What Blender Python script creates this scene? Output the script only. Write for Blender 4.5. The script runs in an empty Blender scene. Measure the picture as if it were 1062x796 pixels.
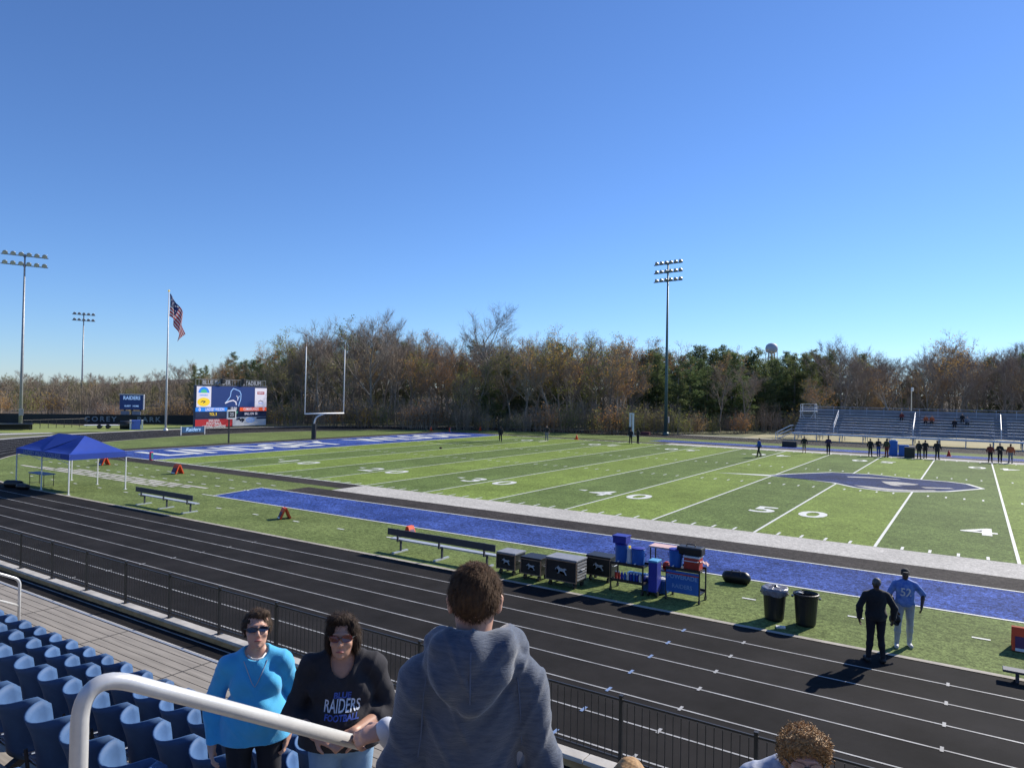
# A college football ground on a clear November noon, seen from the seats of the home stand.
# World: metres; X runs along the field (0 = 50-yard line), Y across it (0 = near sideline), Z up.
import bpy, bmesh, math, random
import numpy as np
from mathutils import Vector, Matrix
from mathutils.bvhtree import BVHTree

R = math.radians
random.seed(7)
rng = np.random.default_rng(11)
SC = bpy.context.scene
COL = SC.collection
YD = 0.9144
W = 48.77

# ------------------------------------------------------------------ camera
CAM = np.array([7.777, -30.791, 5.712])
CF = np.array([-0.5480582, 0.83633951, 0.01297844])
CR = np.array([0.83640308, 0.54782172, 0.01792362])
CU = np.array([-0.00788036, -0.0206784, 0.99975512])
FPX = 732.65
cam = bpy.data.cameras.new('camera')
cam.sensor_width = 36.0
cam.lens = FPX / 1062 * 36.0
cam.clip_start = 0.05
cam.clip_end = 8000
co = bpy.data.objects.new('camera', cam)
COL.objects.link(co)
mw = Matrix.Identity(4)
for i in range(3):
    mw[i][0] = CR[i]; mw[i][1] = CU[i]; mw[i][2] = -CF[i]; mw[i][3] = CAM[i]
co.matrix_world = mw
SC.camera = co

def proj(P):
    d = np.asarray(P, float) - CAM
    zc = d @ CF
    return 531 + FPX * (d @ CR) / zc, 398 - FPX * (d @ CU) / zc

def ray(u, v):
    return CF + CR * (u - 531) / FPX - CU * (v - 398) / FPX

def G(u, v, z=0.0):                       # survey: where a sight line meets height z
    d = ray(u, v); t = (z - CAM[2]) / d[2]
    return CAM + d * t

def PX(u, v, X):
    d = ray(u, v); t = (X - CAM[0]) / d[0]
    return CAM + d * t

def PY(u, v, Y):
    d = ray(u, v); t = (Y - CAM[1]) / d[1]
    return CAM + d * t

def PD(u, v, dep):
    return CAM + ray(u, v) * dep

# ------------------------------------------------------------------ light
SUN_AZ, SUN_EL = R(20.0), R(34.0)
wd = bpy.data.worlds.new('World')
SC.world = wd
wd.use_nodes = True
nt = wd.node_tree
sky = nt.nodes.new('ShaderNodeTexSky')
sky.sky_type = 'NISHITA'
sky.sun_disc = False
sky.sun_elevation = SUN_EL
sky.sun_rotation = SUN_AZ
sky.altitude = 300
sky.air_density = 1.0
sky.dust_density = 0.05
sky.ozone_density = 6.0
tint = nt.nodes.new('ShaderNodeMix'); tint.data_type = 'RGBA'; tint.blend_type = 'MULTIPLY'
tint.inputs['Factor'].default_value = 1.0; tint.inputs[7].default_value = (0.75, 0.875, 1.09, 1)
nt.links.new(sky.outputs[0], tint.inputs[6]); nt.links.new(tint.outputs[2], nt.nodes['Background'].inputs[0])
nt.nodes['Background'].inputs[1].default_value = 0.10
sl = bpy.data.lights.new('sun', 'SUN')
sl.energy = 4.7
sl.angle = R(0.53)
sl.color = (1.0, 0.93, 0.82)
so = bpy.data.objects.new('sun', sl)
COL.objects.link(so)
sv = Vector((math.cos(SUN_EL) * math.sin(SUN_AZ), math.cos(SUN_EL) * math.cos(SUN_AZ), math.sin(SUN_EL)))
so.rotation_euler = sv.to_track_quat('Z', 'Y').to_euler()
so.location = (20, 60, 60)
SC.view_settings.view_transform = 'Standard'
SC.view_settings.look = 'None'
SC.view_settings.gamma = 1
SC.view_settings.exposure = 0.48
SC.cycles.max_bounces = 6
SC.cycles.diffuse_bounces = 3
SC.cycles.glossy_bounces = 3
SC.cycles.transparent_max_bounces = 6

# ------------------------------------------------------------------ materials
MATS = {}
def _hex(c):
    return (c[0], c[1], c[2], 1.0)

def mat(name, col, rough=0.7, noise=0.0, scale=5.0, detail=4.0, col2=None, metal=0.0, bump=0.0, bscale=None,
        objvar=0.0, emit=0.0, spec=0.5, coord='Object', stretch=None, palette=None, sheen=0.0, translucent=0.0):
    """Procedural Principled material: base colour broken up by noise, optional per-object variation."""
    if name in MATS:
        return MATS[name]
    m = bpy.data.materials.new(name); m.use_nodes = True
    t = m.node_tree; N = t.nodes; L = t.links
    b = N['Principled BSDF']
    b.inputs['Roughness'].default_value = rough
    b.inputs['Metallic'].default_value = metal
    b.inputs['Specular IOR Level'].default_value = spec
    if sheen:
        b.inputs['Sheen Weight'].default_value = sheen
    tc = N.new('ShaderNodeTexCoord')
    src = tc.outputs[coord]
    if stretch:
        mp = N.new('ShaderNodeMapping'); mp.inputs['Scale'].default_value = stretch
        L.new(src, mp.inputs['Vector']); src = mp.outputs[0]
    base = None
    if palette:
        oi = N.new('ShaderNodeObjectInfo')
        r = N.new('ShaderNodeValToRGB'); r.color_ramp.interpolation = 'LINEAR'
        el = r.color_ramp.elements
        while len(el) < len(palette): el.new(0.5)
        for i, c in enumerate(palette):
            el[i].position = i / (len(palette) - 1); el[i].color = _hex(c)
        L.new(oi.outputs['Random'], r.inputs[0]); base = r.outputs[0]
    nz = N.new('ShaderNodeTexNoise'); nz.inputs['Scale'].default_value = scale; nz.inputs['Detail'].default_value = detail
    nz.inputs['Roughness'].default_value = 0.65
    L.new(src, nz.inputs['Vector'])
    mx = N.new('ShaderNodeMix'); mx.data_type = 'RGBA'
    if base is not None:
        hs = N.new('ShaderNodeHueSaturation')
        mr = N.new('ShaderNodeMapRange'); mr.inputs[1].default_value = 0.3; mr.inputs[2].default_value = 0.7
        mr.inputs[3].default_value = 1 - noise; mr.inputs[4].default_value = 1 + noise
        L.new(nz.outputs['Fac'], mr.inputs[0]); L.new(mr.outputs[0], hs.inputs['Value'])
        L.new(base, hs.inputs['Color']); out = hs.outputs[0]
    else:
        c2 = col2 if col2 else tuple(x * (1 - noise) for x in col)
        c1 = col if col2 else tuple(min(1, x * (1 + noise)) for x in col)
        mr = N.new('ShaderNodeMapRange'); mr.inputs[1].default_value = 0.32; mr.inputs[2].default_value = 0.68
        L.new(nz.outputs['Fac'], mr.inputs[0]); L.new(mr.outputs[0], mx.inputs['Factor'])
        mx.inputs[6].default_value = _hex(c1); mx.inputs[7].default_value = _hex(c2)
        out = mx.outputs[2]
        if objvar:
            oi = N.new('ShaderNodeObjectInfo'); hs = N.new('ShaderNodeHueSaturation')
            mr2 = N.new('ShaderNodeMapRange'); mr2.inputs[3].default_value = 1 - objvar; mr2.inputs[4].default_value = 1 + objvar
            L.new(oi.outputs['Random'], mr2.inputs[0]); L.new(mr2.outputs[0], hs.inputs['Value'])
            L.new(out, hs.inputs['Color']); out = hs.outputs[0]
    L.new(out, b.inputs['Base Color'])
    if emit:
        L.new(out, b.inputs['Emission Color']); b.inputs['Emission Strength'].default_value = emit
    if bump:
        nb = N.new('ShaderNodeTexNoise'); nb.inputs['Scale'].default_value = bscale or scale * 4
        nb.inputs['Detail'].default_value = 3
        L.new(src, nb.inputs['Vector'])
        bp = N.new('ShaderNodeBump'); bp.inputs['Strength'].default_value = bump; bp.inputs['Distance'].default_value = 0.01
        L.new(nb.outputs['Fac'], bp.inputs['Height']); L.new(bp.outputs[0], b.inputs['Normal'])
    if translucent:
        tr = N.new('ShaderNodeBsdfTranslucent'); L.new(out, tr.inputs['Color'])
        ms = N.new('ShaderNodeMixShader'); ms.inputs[0].default_value = translucent
        L.new(b.outputs[0], ms.inputs[1]); L.new(tr.outputs[0], ms.inputs[2])
        L.new(ms.outputs[0], N['Material Output'].inputs['Surface'])
    MATS[name] = m
    return m

# ------------------------------------------------------------------ mesh helpers
class MB:
    """Collects vertices and faces, then links them as ONE mesh object."""
    def __init__(self):
        self.v = []; self.f = []; self.mi = []; self.cur = 0
    def add(self, vs, fs):
        o = len(self.v)
        self.v.extend([tuple(map(float, p)) for p in vs])
        for f in fs:
            self.f.append(tuple(o + i for i in f)); self.mi.append(self.cur)
        return self
    def box(self, c, s, rz=0.0, rx=0.0, ry=0.0, taper=1.0):
        hx, hy, hz = s[0] / 2, s[1] / 2, s[2] / 2
        M = Matrix.Rotation(rz, 3, 'Z') @ Matrix.Rotation(ry, 3, 'Y') @ Matrix.Rotation(rx, 3, 'X')
        vs = []
        for z in (-hz, hz):
            k = taper if z > 0 else 1.0
            for x, y in ((-hx, -hy), (hx, -hy), (hx, hy), (-hx, hy)):
                p = M @ Vector((x * k, y * k, z)); vs.append((p.x + c[0], p.y + c[1], p.z + c[2]))
        return self.add(vs, [(3, 2, 1, 0), (4, 5, 6, 7), (0, 1, 5, 4), (1, 2, 6, 5), (2, 3, 7, 6), (3, 0, 4, 7)])
    def rbox(self, c, s, r=0.02, rz=0.0):
        """box with bevelled edges"""
        bm = bmesh.new(); bmesh.ops.create_cube(bm, size=1)
        for v in bm.verts: v.co = Vector((v.co.x * s[0], v.co.y * s[1], v.co.z * s[2]))
        bmesh.ops.bevel(bm, geom=bm.edges[:], offset=r, segments=2, affect='EDGES', profile=0.6)
        M = Matrix.Rotation(rz, 3, 'Z')
        vs = [tuple((M @ v.co) + Vector(c)) for v in bm.verts]
        bm.verts.index_update()
        fs = [tuple(v.index for v in f.verts) for f in bm.faces]
        bm.free()
        return self.add(vs, fs)
    def tube(self, pts, r, n=8, cap=True):
        pts = [Vector(p) for p in pts]
        rs = r if isinstance(r, (list, tuple)) else [r] * len(pts)
        vs = []; fs = []
        prev = None
        for i, p in enumerate(pts):
            if i == 0: t = pts[1] - p
            elif i == len(pts) - 1: t = p - pts[i - 1]
            else: t = (pts[i + 1] - pts[i - 1])
            t.normalize()
            if prev is None:
                a = Vector((0, 0, 1)) if abs(t.z) < 0.9 else Vector((1, 0, 0))
                u = t.cross(a).normalized()
            else:
                u = (prev - t * prev.dot(t)).normalized()
            prev = u; w = t.cross(u)
            for k in range(n):
                a = 2 * math.pi * k / n
                vs.append(p + (u * math.cos(a) + w * math.sin(a)) * rs[i])
        for i in range(len(pts) - 1):
            for k in range(n):
                a = i * n + k; b = i * n + (k + 1) % n
                fs.append((a, b, b + n, a + n))
        if cap:
            fs.append(tuple(range(n - 1, -1, -1))); o = (len(pts) - 1) * n
            fs.append(tuple(range(o, o + n)))
        return self.add(vs, fs)
    def cone(self, c, r0, r1, h, n=16, cap=True):
        return self.tube([(c[0], c[1], c[2]), (c[0], c[1], c[2] + h)], [r0, r1], n, cap)
    def quad(self, a, b, c, d):
        return self.add([a, b, c, d], [(0, 1, 2, 3)])
    def sheet(self, x0, x1, y0, y1, z):
        return self.add([(x0, y0, z), (x1, y0, z), (x1, y1, z), (x0, y1, z)], [(0, 1, 2, 3)])
    def poly(self, pts, z):
        return self.add([(p[0], p[1], z) for p in pts], [tuple(range(len(pts)))])
    def build(self, name, m, parent=None, smooth=False, loc=None):
        me = bpy.data.meshes.new(name)
        me.from_pydata(self.v, [], self.f)
        ms = m if isinstance(m, (list, tuple)) else [m]
        for x in ms: me.materials.append(x)
        if len(ms) > 1:
            me.polygons.foreach_set('material_index', self.mi)
        if smooth: me.polygons.foreach_set('use_smooth', [True] * len(me.polygons))
        me.update()
        o = bpy.data.objects.new(name, me)
        COL.objects.link(o)
        if parent is not None: o.parent = parent
        if loc is not None: o.location = loc
        return o

def tag(o, label=None, cat=None, group=None, kind=None):
    if label: o['label'] = label
    if cat: o['category'] = cat
    if group: o['group'] = group
    if kind: o['kind'] = kind
    return o

def empty(name, loc=(0, 0, 0), rz=0.0, label=None, cat=None, group=None):
    o = bpy.data.objects.new(name, None)
    o.empty_display_size = 0.2
    o.location = loc; o.rotation_euler = (0, 0, rz)
    COL.objects.link(o)
    return tag(o, label, cat, group)

def structure(o):
    o['kind'] = 'structure'
    return o

KIDS = {}
def kids(o):
    return [c for c in bpy.data.objects if c.parent == o]

def proto(o):
    """remember a thing's tree so it can be copied cheaply"""
    def rec(p): return [(c, rec(c)) for c in kids(p)]
    KIDS[o.name] = rec(o); return o

def copy_tree(o, label=None, group=None, loc=None, rz=None, tree=None):
    tree = KIDS[o.name] if tree is None else tree
    c = o.copy(); COL.objects.link(c)
    def rec(par, lst):
        for ch, sub in lst:
            d = ch.copy(); COL.objects.link(d); d.parent = par
            rec(d, sub)
    rec(c, tree)
    if label: c['label'] = label
    if group: c['group'] = group
    if loc is not None: c.location = loc
    if rz is not None: c.rotation_euler = (0, 0, rz)
    return c

def text_mesh(s, size, extrude=0.0, bold=0.0, align='CENTER', sx=1.0, shear=0.0, space=1.0):
    cu = bpy.data.curves.new('t', 'FONT')
    cu.body = s; cu.size = size; cu.extrude = extrude; cu.offset = bold; cu.align_x = align; cu.align_y = 'CENTER'
    cu.shear = shear; cu.space_character = space; cu.resolution_u = 3
    o = bpy.data.objects.new('t', cu); COL.objects.link(o)
    dg = bpy.context.evaluated_depsgraph_get()
    me = bpy.data.meshes.new_from_object(o.evaluated_get(dg))
    bpy.data.objects.remove(o); bpy.data.curves.remove(cu)
    vs = [(v.co.x * sx, v.co.y, v.co.z) for v in me.vertices]
    fs = [tuple(p.vertices) for p in me.polygons]
    bpy.data.meshes.remove(me)
    return vs, fs

def text_on(mb, s, size, origin, ux, uy, bold=0.0, align='CENTER', sx=1.0, shear=0.0, space=1.0):
    """lay lettering into a mesh: ux = reading direction, uy = up direction of the letters"""
    vs, fs = text_mesh(s, size, 0, bold, align, sx, shear, space)
    o = Vector(origin); ux = Vector(ux); uy = Vector(uy)
    mb.add([o + ux * v[0] + uy * v[1] for v in vs], fs)

# ------------------------------------------------------------------ smooth implicit bodies
import openvdb
def _rotm(e):
    return np.array(Matrix.Rotation(e[2], 3, 'Z') @ Matrix.Rotation(e[1], 3, 'Y') @ Matrix.Rotation(e[0], 3, 'X'))

def sdf_polys(prims, vox, inflate=0.0, cuts=(), noise=None, k0=0.02, subtract=()):
    """prims: ('c', a, b, ra, rb[, k]) tapered limb / ('e', centre, radii, euler[, k]) ellipsoid, blended smoothly."""
    lo = np.full(3, 1e9); hi = -lo
    bbs = []
    for p in prims:
        if p[0] == 'c':
            a, b = np.array(p[1], float), np.array(p[2], float); r = max(p[3], p[4])
            l, h = np.minimum(a, b) - r, np.maximum(a, b) + r
        else:
            c = np.array(p[1], float); r = max(p[2]); l, h = c - r, c + r
        bbs.append((l, h)); lo = np.minimum(lo, l); hi = np.maximum(hi, h)
    mg = 0.05 + abs(inflate)
    lo -= mg; hi += mg
    n = np.ceil((hi - lo) / vox).astype(int) + 1
    F = np.full(n, 0.08, np.float32)
    ax = [lo[i] + vox * np.arange(n[i]) for i in range(3)]
    for p, (l, h) in zip(prims, bbs):
        i0 = np.maximum(0, ((l - 0.07 - abs(inflate) - lo) / vox).astype(int)); i1 = np.minimum(n, ((h + 0.07 + abs(inflate) - lo) / vox).astype(int) + 2)
        X = ax[0][i0[0]:i1[0], None, None]; Y = ax[1][None, i0[1]:i1[1], None]; Z = ax[2][None, None, i0[2]:i1[2]]
        if p[0] == 'c':
            a, b = np.array(p[1], float), np.array(p[2], float); ba = b - a
            px, py, pz = X - a[0], Y - a[1], Z - a[2]
            t = np.clip((px * ba[0] + py * ba[1] + pz * ba[2]) / max(1e-9, ba @ ba), 0, 1)
            d = np.sqrt((px - ba[0] * t) ** 2 + (py - ba[1] * t) ** 2 + (pz - ba[2] * t) ** 2) - (p[3] + (p[4] - p[3]) * t)
            k = p[5] if len(p) > 5 else k0
        else:
            c = p[1]; r = p[2]
            px, py, pz = X - c[0], Y - c[1], Z - c[2]
            if len(p) > 3 and p[3] is not None:
                M = (_rotm(p[3]) if len(np.shape(p[3])) == 1 else np.array(p[3])).T
                px, py, pz = (M[0, 0] * px + M[0, 1] * py + M[0, 2] * pz, M[1, 0] * px + M[1, 1] * py + M[1, 2] * pz,
                              M[2, 0] * px + M[2, 1] * py + M[2, 2] * pz)
            q0 = np.sqrt((px / r[0]) ** 2 + (py / r[1]) ** 2 + (pz / r[2]) ** 2)
            q1 = np.sqrt((px / r[0] ** 2) ** 2 + (py / r[1] ** 2) ** 2 + (pz / r[2] ** 2) ** 2) + 1e-6
            d = q0 * (q0 - 1) / q1
            k = p[4] if len(p) > 4 else k0
        d = (d - inflate).astype(np.float32)
        S = F[i0[0]:i1[0], i0[1]:i1[1], i0[2]:i1[2]]
        hh = np.clip(0.5 + 0.5 * (S - d) / k, 0, 1)
        F[i0[0]:i1[0], i0[1]:i1[1], i0[2]:i1[2]] = S * (1 - hh) + d * hh - k * hh * (1 - hh)
    X = ax[0][:, None, None]; Y = ax[1][None, :, None]; Z = ax[2][None, None, :]
    if noise:
        F = F + noise(X, Y, Z).astype(np.float32)
    for (pt, nr) in cuts:                       # keep the side the normal points away from
        nr = np.array(nr, float); nr /= np.linalg.norm(nr)
        F = np.maximum(F, ((X - pt[0]) * nr[0] + (Y - pt[1]) * nr[1] + (Z - pt[2]) * nr[2]).astype(np.float32))
    for q in subtract:
        c, r = q[1], q[2]
        q0 = np.sqrt(((X - c[0]) / r[0]) ** 2 + ((Y - c[1]) / r[1]) ** 2 + ((Z - c[2]) / r[2]) ** 2)
        F = np.maximum(F, (-(q0 - 1) * min(r)).astype(np.float32))
    F = np.clip(F, -0.06, 0.06)
    g = openvdb.FloatGrid(0.06)
    g.copyFromArray(np.ascontiguousarray(F))
    pts, tris, quads = g.convertToPolygons(isovalue=0.0, adaptivity=0.0)
    pts = pts * vox + lo
    fs = [tuple(int(i) for i in q) for q in quads] + [tuple(int(i) for i in q) for q in tris]
    if len(quads):                              # make normals point outward
        a, b, c = pts[quads[:, 0]], pts[quads[:, 1]], pts[quads[:, 2]]; d = pts[quads[:, 3]]
        vol = (np.einsum('ij,ij->i', a, np.cross(b, c)) + np.einsum('ij,ij->i', a, np.cross(c, d))).sum()
        if vol < 0: fs = [f[::-1] for f in fs]
    return pts, fs

def sdf_obj(name, prims, m, vox, parent=None, **kw):
    pts, fs = sdf_polys(prims, vox, **kw)
    mb = MB(); mb.v = [tuple(p) for p in pts.tolist()]; mb.f = fs; mb.mi = [0] * len(fs)
    return mb.build(name, m, parent, smooth=True)
# ================================================================== THE SETTING: ground, field, track
def turf_mat(name, c1, c2, stripes=False, grain=1.0):
    m = bpy.data.materials.new(name); m.use_nodes = True
    t = m.node_tree; N = t.nodes; L = t.links; b = N['Principled BSDF']
    b.inputs['Roughness'].default_value = 0.8; b.inputs['Specular IOR Level'].default_value = 0.06
    g = N.new('ShaderNodeNewGeometry')
    sx = N.new('ShaderNodeSeparateXYZ'); L.new(g.outputs['Position'], sx.inputs[0])
    mx = N.new('ShaderNodeMix'); mx.data_type = 'RGBA'
    mx.inputs[6].default_value = _hex(c1); mx.inputs[7].default_value = _hex(c2)
    if stripes:
        md = N.new('ShaderNodeMath'); md.operation = 'PINGPONG'; md.inputs[1].default_value = 5 * YD
        L.new(sx.outputs[0], md.inputs[0])
        # pile direction alternates every five yards: triangle wave of x, thresholded at the lines
        dv = N.new('ShaderNodeMath'); dv.operation = 'DIVIDE'; dv.inputs[1].default_value = 5 * YD
        L.new(sx.outputs[0], dv.inputs[0])
        fl = N.new('ShaderNodeMath'); fl.operation = 'FLOOR'; L.new(dv.outputs[0], fl.inputs[0])
        m2 = N.new('ShaderNodeMath'); m2.operation = 'PINGPONG'; m2.inputs[1].default_value = 1.0
        L.new(fl.outputs[0], m2.inputs[0]); L.new(m2.outputs[0], mx.inputs['Factor'])
    else:
        nn = N.new('ShaderNodeTexNoise'); nn.inputs['Scale'].default_value = 0.35; nn.inputs['Detail'].default_value = 5
        L.new(g.outputs['Position'], nn.inputs['Vector']); L.new(nn.outputs['Fac'], mx.inputs['Factor'])
    # grain of the pile
    col = mx.outputs[2]
    for sc_, lo, hi in ((6.0, 0.62, 1.4), (19.0, 0.55, 1.5), (0.9, 0.86, 1.16), (0.17, 0.86, 1.15)):
        n1 = N.new('ShaderNodeTexNoise'); n1.inputs['Scale'].default_value = sc_; n1.inputs['Detail'].default_value = 3
        n1.inputs['Roughness'].default_value = 0.7
        L.new(g.outputs['Position'], n1.inputs['Vector'])
        mr = N.new('ShaderNodeMapRange'); mr.inputs[1].default_value = 0.34; mr.inputs[2].default_value = 0.66
        mr.inputs[3].default_value = 1 + (lo - 1) * grain; mr.inputs[4].default_value = 1 + (hi - 1) * grain
        L.new(n1.outputs['Fac'], mr.inputs[0])
        hs = N.new('ShaderNodeHueSaturation'); L.new(mr.outputs[0], hs.inputs['Value']); L.new(col, hs.inputs['Color'])
        col = hs.outputs[0]
    L.new(col, b.inputs['Base Color'])
    return m

M_turf = turf_mat('turf_infield', (0.112, 0.152, 0.048), (0.142, 0.176, 0.062))
M_field = turf_mat('turf_striped', (0.160, 0.218, 0.050), (0.112, 0.158, 0.048), True)
M_blue = turf_mat('turf_blue', (0.018, 0.046, 0.20), (0.055, 0.088, 0.26), grain=1.5)
M_dark = turf_mat('turf_black', (0.035, 0.031, 0.029), (0.052, 0.046, 0.042))
M_wht = turf_mat('turf_white', (0.40, 0.385, 0.35), (0.50, 0.48, 0.44), grain=0.5)
M_paint = mat('line_paint', (0.62, 0.63, 0.58), 0.6, 0.12, 6)
M_track = mat('track_rubber', (0.0150, 0.0138, 0.0140), 0.9, 0.45, 0.6, 8, bump=0.4, bscale=120, spec=0.12, coord='Generated')
t_ = M_track.node_tree
# speckle and long traffic marks on the rubber, in world metres
g_ = t_.nodes.new('ShaderNodeNewGeometry')
for n_ in [n for n in t_.nodes if n.type == 'TEX_NOISE']:
    for l_ in list(n_.inputs['Vector'].links): t_.links.remove(l_)
    t_.links.new(g_.outputs['Position'], n_.inputs['Vector'])
M_lane = mat('lane_paint', (0.33, 0.33, 0.325), 0.6, 0.35, 1.5)
M_laneblue = mat('lane_tick_blue', (0.16, 0.24, 0.42), 0.6, 0.1, 3)
M_curb = mat('curb_concrete', (0.36, 0.33, 0.28), 0.85, 0.2, 2)
M_grass = mat('meadow_grass', (0.085, 0.105, 0.035), 0.9, 0.25, 0.08, 8, col2=(0.15, 0.14, 0.06))
M_leaf_litter = mat('leaf_litter', (0.060, 0.045, 0.032), 0.95, 0.3, 0.4, 8, col2=(0.11, 0.085, 0.06))
M_clay = mat('infield_clay', (0.22, 0.12, 0.07), 0.9, 0.2, 0.3)
M_conc = mat('pale_concrete', (0.42, 0.41, 0.39), 0.85, 0.12, 0.8)

def oval(a_, b_, n=40, x0=36.0):
    pts = []
    for i in range(n + 1):                     # right bend, from near side to far side
        t = -math.pi / 2 + math.pi * i / n
        pts.append((x0 + a_ * math.cos(t), W / 2 + b_ * math.sin(t)))
    for i in range(n + 1):
        t = math.pi / 2 + math.pi * i / n
        pts.append((-x0 + a_ * math.cos(t), W / 2 + b_ * math.sin(t)))
    return pts
def ring_pts(off):
    t = off / 8.8
    return oval(34.4 + 11.6 * t, 37.2 + 8.8 * t)
def ring(mb, o0, o1, z):
    A, B = ring_pts(o0), ring_pts(o1)
    n = len(A)
    for i in range(n):
        j = (i + 1) % n
        mb.quad((*A[i], z), (*B[i], z), (*B[j], z), (*A[j], z))

# wide ground
m = MB(); m.sheet(-4000, 4000, -4000, 4000, -0.06)
structure(m.build('ground', M_grass))
# the wooded rise behind the field: a real hill sheet, raised towards the north-west
def hill_z(x, y):
    d = math.hypot(x - 0, y - 24)
    ang = math.degrees(math.atan2(y + 30.8, -(x - 7.8)))      # 0 = left, 90 = ahead
    rise = max(0.0, min(1.0, (d - 108) / 90.0))
    base = 7.0 * rise
    k = math.exp(-((ang - 37.5) / 5.5) ** 2)
    base += 3.0 * k * max(0.0, min(1.0, (d - 112) / 60.0))
    if ang < 30: base *= max(0.05, (ang - 8) / 22.0 if ang > 8 else 0.05)
    return base
mb = MB()
NX, NY = 90, 34
vs = []; fs = []
for j in range(NY + 1):
    d = 100 + (j / NY) ** 1.5 * 400
    for i in range(NX + 1):
        a = R(-12 + i * 150 / NX)
        x, y = -math.cos(a) * d + 4, math.sin(a) * d + 10
        vs.append((x, y, hill_z(x, y) + 0.35 * math.sin(x * 0.13) * math.sin(y * 0.17) * min(1, j / 3) - 0.25 + (0.2 if j else 0)))
for j in range(NY):
    for i in range(NX):
        a = j * (NX + 1) + i
        fs.append((a, a + NX + 1, a + NX + 2, a + 1))
mb.add(vs, fs)
structure(mb.build('hillside', M_leaf_litter, smooth=True))

# track, curb, infield
m = MB(); ring(m, 0.0, 8.85, 0.0)
structure(m.build('running_track', M_track))
m = MB(); m.poly(ring_pts(0.02), 0.004)
structure(m.build('infield_turf', M_turf))
m = MB(); ring(m, -0.14, 0.02, 0.012)
structure(m.build('track_edging', M_curb))
m = MB(); ring(m, 8.85, 9.6, 0.008)
m.sheet(-110, -84, -14, 10, -0.03)
structure(m.build('track_apron', M_conc))
m = MB()
for k in range(8):
    o = 1.15 + k * 1.055 if k < 7 else 8.45
    ring(m, o - 0.021, o + 0.021, 0.006)
structure(m.build('lane_lines', M_lane))
m = MB(); m.mi = []
for k in range(7):
    y = -13.95 - k * 1.055
    for x in (7.37, 3.32, 11.4, -14.6):
        m.cur = 0; m.sheet(x - 0.028, x + 0.028, y - 0.10, y + 0.10, 0.011)
    for x in (1.88,):
        m.cur = 1; m.sheet(x - 0.03, x + 0.03, y - 0.11, y + 0.11, 0.011)
structure(m.build('lane_ticks', [M_lane, M_laneblue]))

# playing field
m = MB(); m.sheet(-50 * YD, 50 * YD, 0, W, 0.008)
structure(m.build('playing_field', M_field))
m = MB()
for s in (-1, 1):
    m.sheet(min(s * 50 * YD, s * 60 * YD), max(s * 50 * YD, s * 60 * YD), 0, W, 0.008)
for y0, y1 in ((-8.1, -4.5), (W + 4.5, W + 8.1)):
    q = [(-26.6, y1 if y0 < 0 else y0), (-25.9, y0 if y0 < 0 else y1), (25.9, y0 if y0 < 0 else y1), (26.6, y1 if y0 < 0 else y0)]
    if y0 > 0: q = q[::-1]
    m.poly(q, 0.009)
structure(m.build('blue_turf_areas', M_blue))
m = MB()
for s in (0, 1):
    f = (lambda y: -y) if s == 0 else (lambda y: W + y)
    def sh(x0, x1, a, b, z): m.sheet(x0, x1, min(f(a), f(b)), max(f(a), f(b)), z)
    sh(-24.8, 24.8, 2.6, 4.45, 0.010)
    sh(-62.3 * YD, -22.86, 0.12, 1.75, 0.009); sh(22.86, 62.3 * YD, 0.12, 1.75, 0.009)
for s in (-1, 1):
    x0, x1 = sorted((s * 60.15 * YD, s * 62.3 * YD)); m.sheet(x0, x1, 0.12, W - 0.12, 0.009)
structure(m.build('black_turf_border', M_dark))
m = MB()
m.sheet(-22.86, 22.86, -2.6, 0, 0.012); m.sheet(-22.86, 22.86, W, W + 2.6, 0.012)
structure(m.build('white_turf_border', M_wht))
# lines
m = MB(); z = 0.016; lw = 0.055
for i in range(-10, 11):
    x = i * 5 * YD
    ww = 0.1 if abs(i) == 10 else lw
    m.sheet(x - ww, x + ww, 0.001, W - 0.001, z)
for s in (-1, 1):
    x0, x1 = sorted((s * 25 * YD, s * 60 * YD))
    for y in (0.0, W): m.sheet(x0, x1, y - 0.08, y + 0.08, z)
    x = s * 60 * YD; m.sheet(x - 0.08, x + 0.08, 0.08, W - 0.08, z)
for i in range(-49, 50):
    if i % 5 == 0: continue
    x = i * YD
    for y0 in (0.05, 18.29 - 0.3, W - 18.29 - 0.3, W - 0.65):
        m.sheet(x - 0.05, x + 0.05, y0, y0 + 0.6, z)
for s in (0, 1):                              # lines around the blue team area
    f = (lambda y: -y) if s == 0 else (lambda y: W + y)
    for a in (4.5, 8.1):
        hx = 26.6 if a < 5 else 25.9
        m.sheet(-hx - 0.9 * (a > 5), hx, f(a) - 0.05, f(a) + 0.05, z)
m.add([(-26.65, -4.5, z), (-25.95, -8.05, z), (-25.85, -8.05, z), (-26.55, -4.5, z)], [(0, 1, 2, 3)])
for x in np.arange(-58, 40, 2.74):            # broken restraining line beside the track
    m.sheet(x, x + 0.38, -10.3, -10.2, z)
for x in np.arange(-50, -27, 1.35):
    m.sheet(x, x + 0.42, -3.55, -3.43, z); m.sheet(x + 0.5, x + 0.95, -5.75, -5.63, z)
structure(m.build('field_lines', M_paint))
m = MB()
for k, (x0, x1) in enumerate([(-48.5, -31.5), (-46.5, -30.5), (-45, -29.6), (-43.2, -28.6)]):
    y = -7.9 + k * 0.42 
    x = x0
    while x < x1:
        w_ = 1.1 + 1.3 * ((x * 7.3) % 1.0)
        m.sheet(x, min(x1, x + w_), y - 0.13, y + 0.13, z); x += w_ + 0.25
structure(m.build('worn_white_marking', M_wht))
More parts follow.
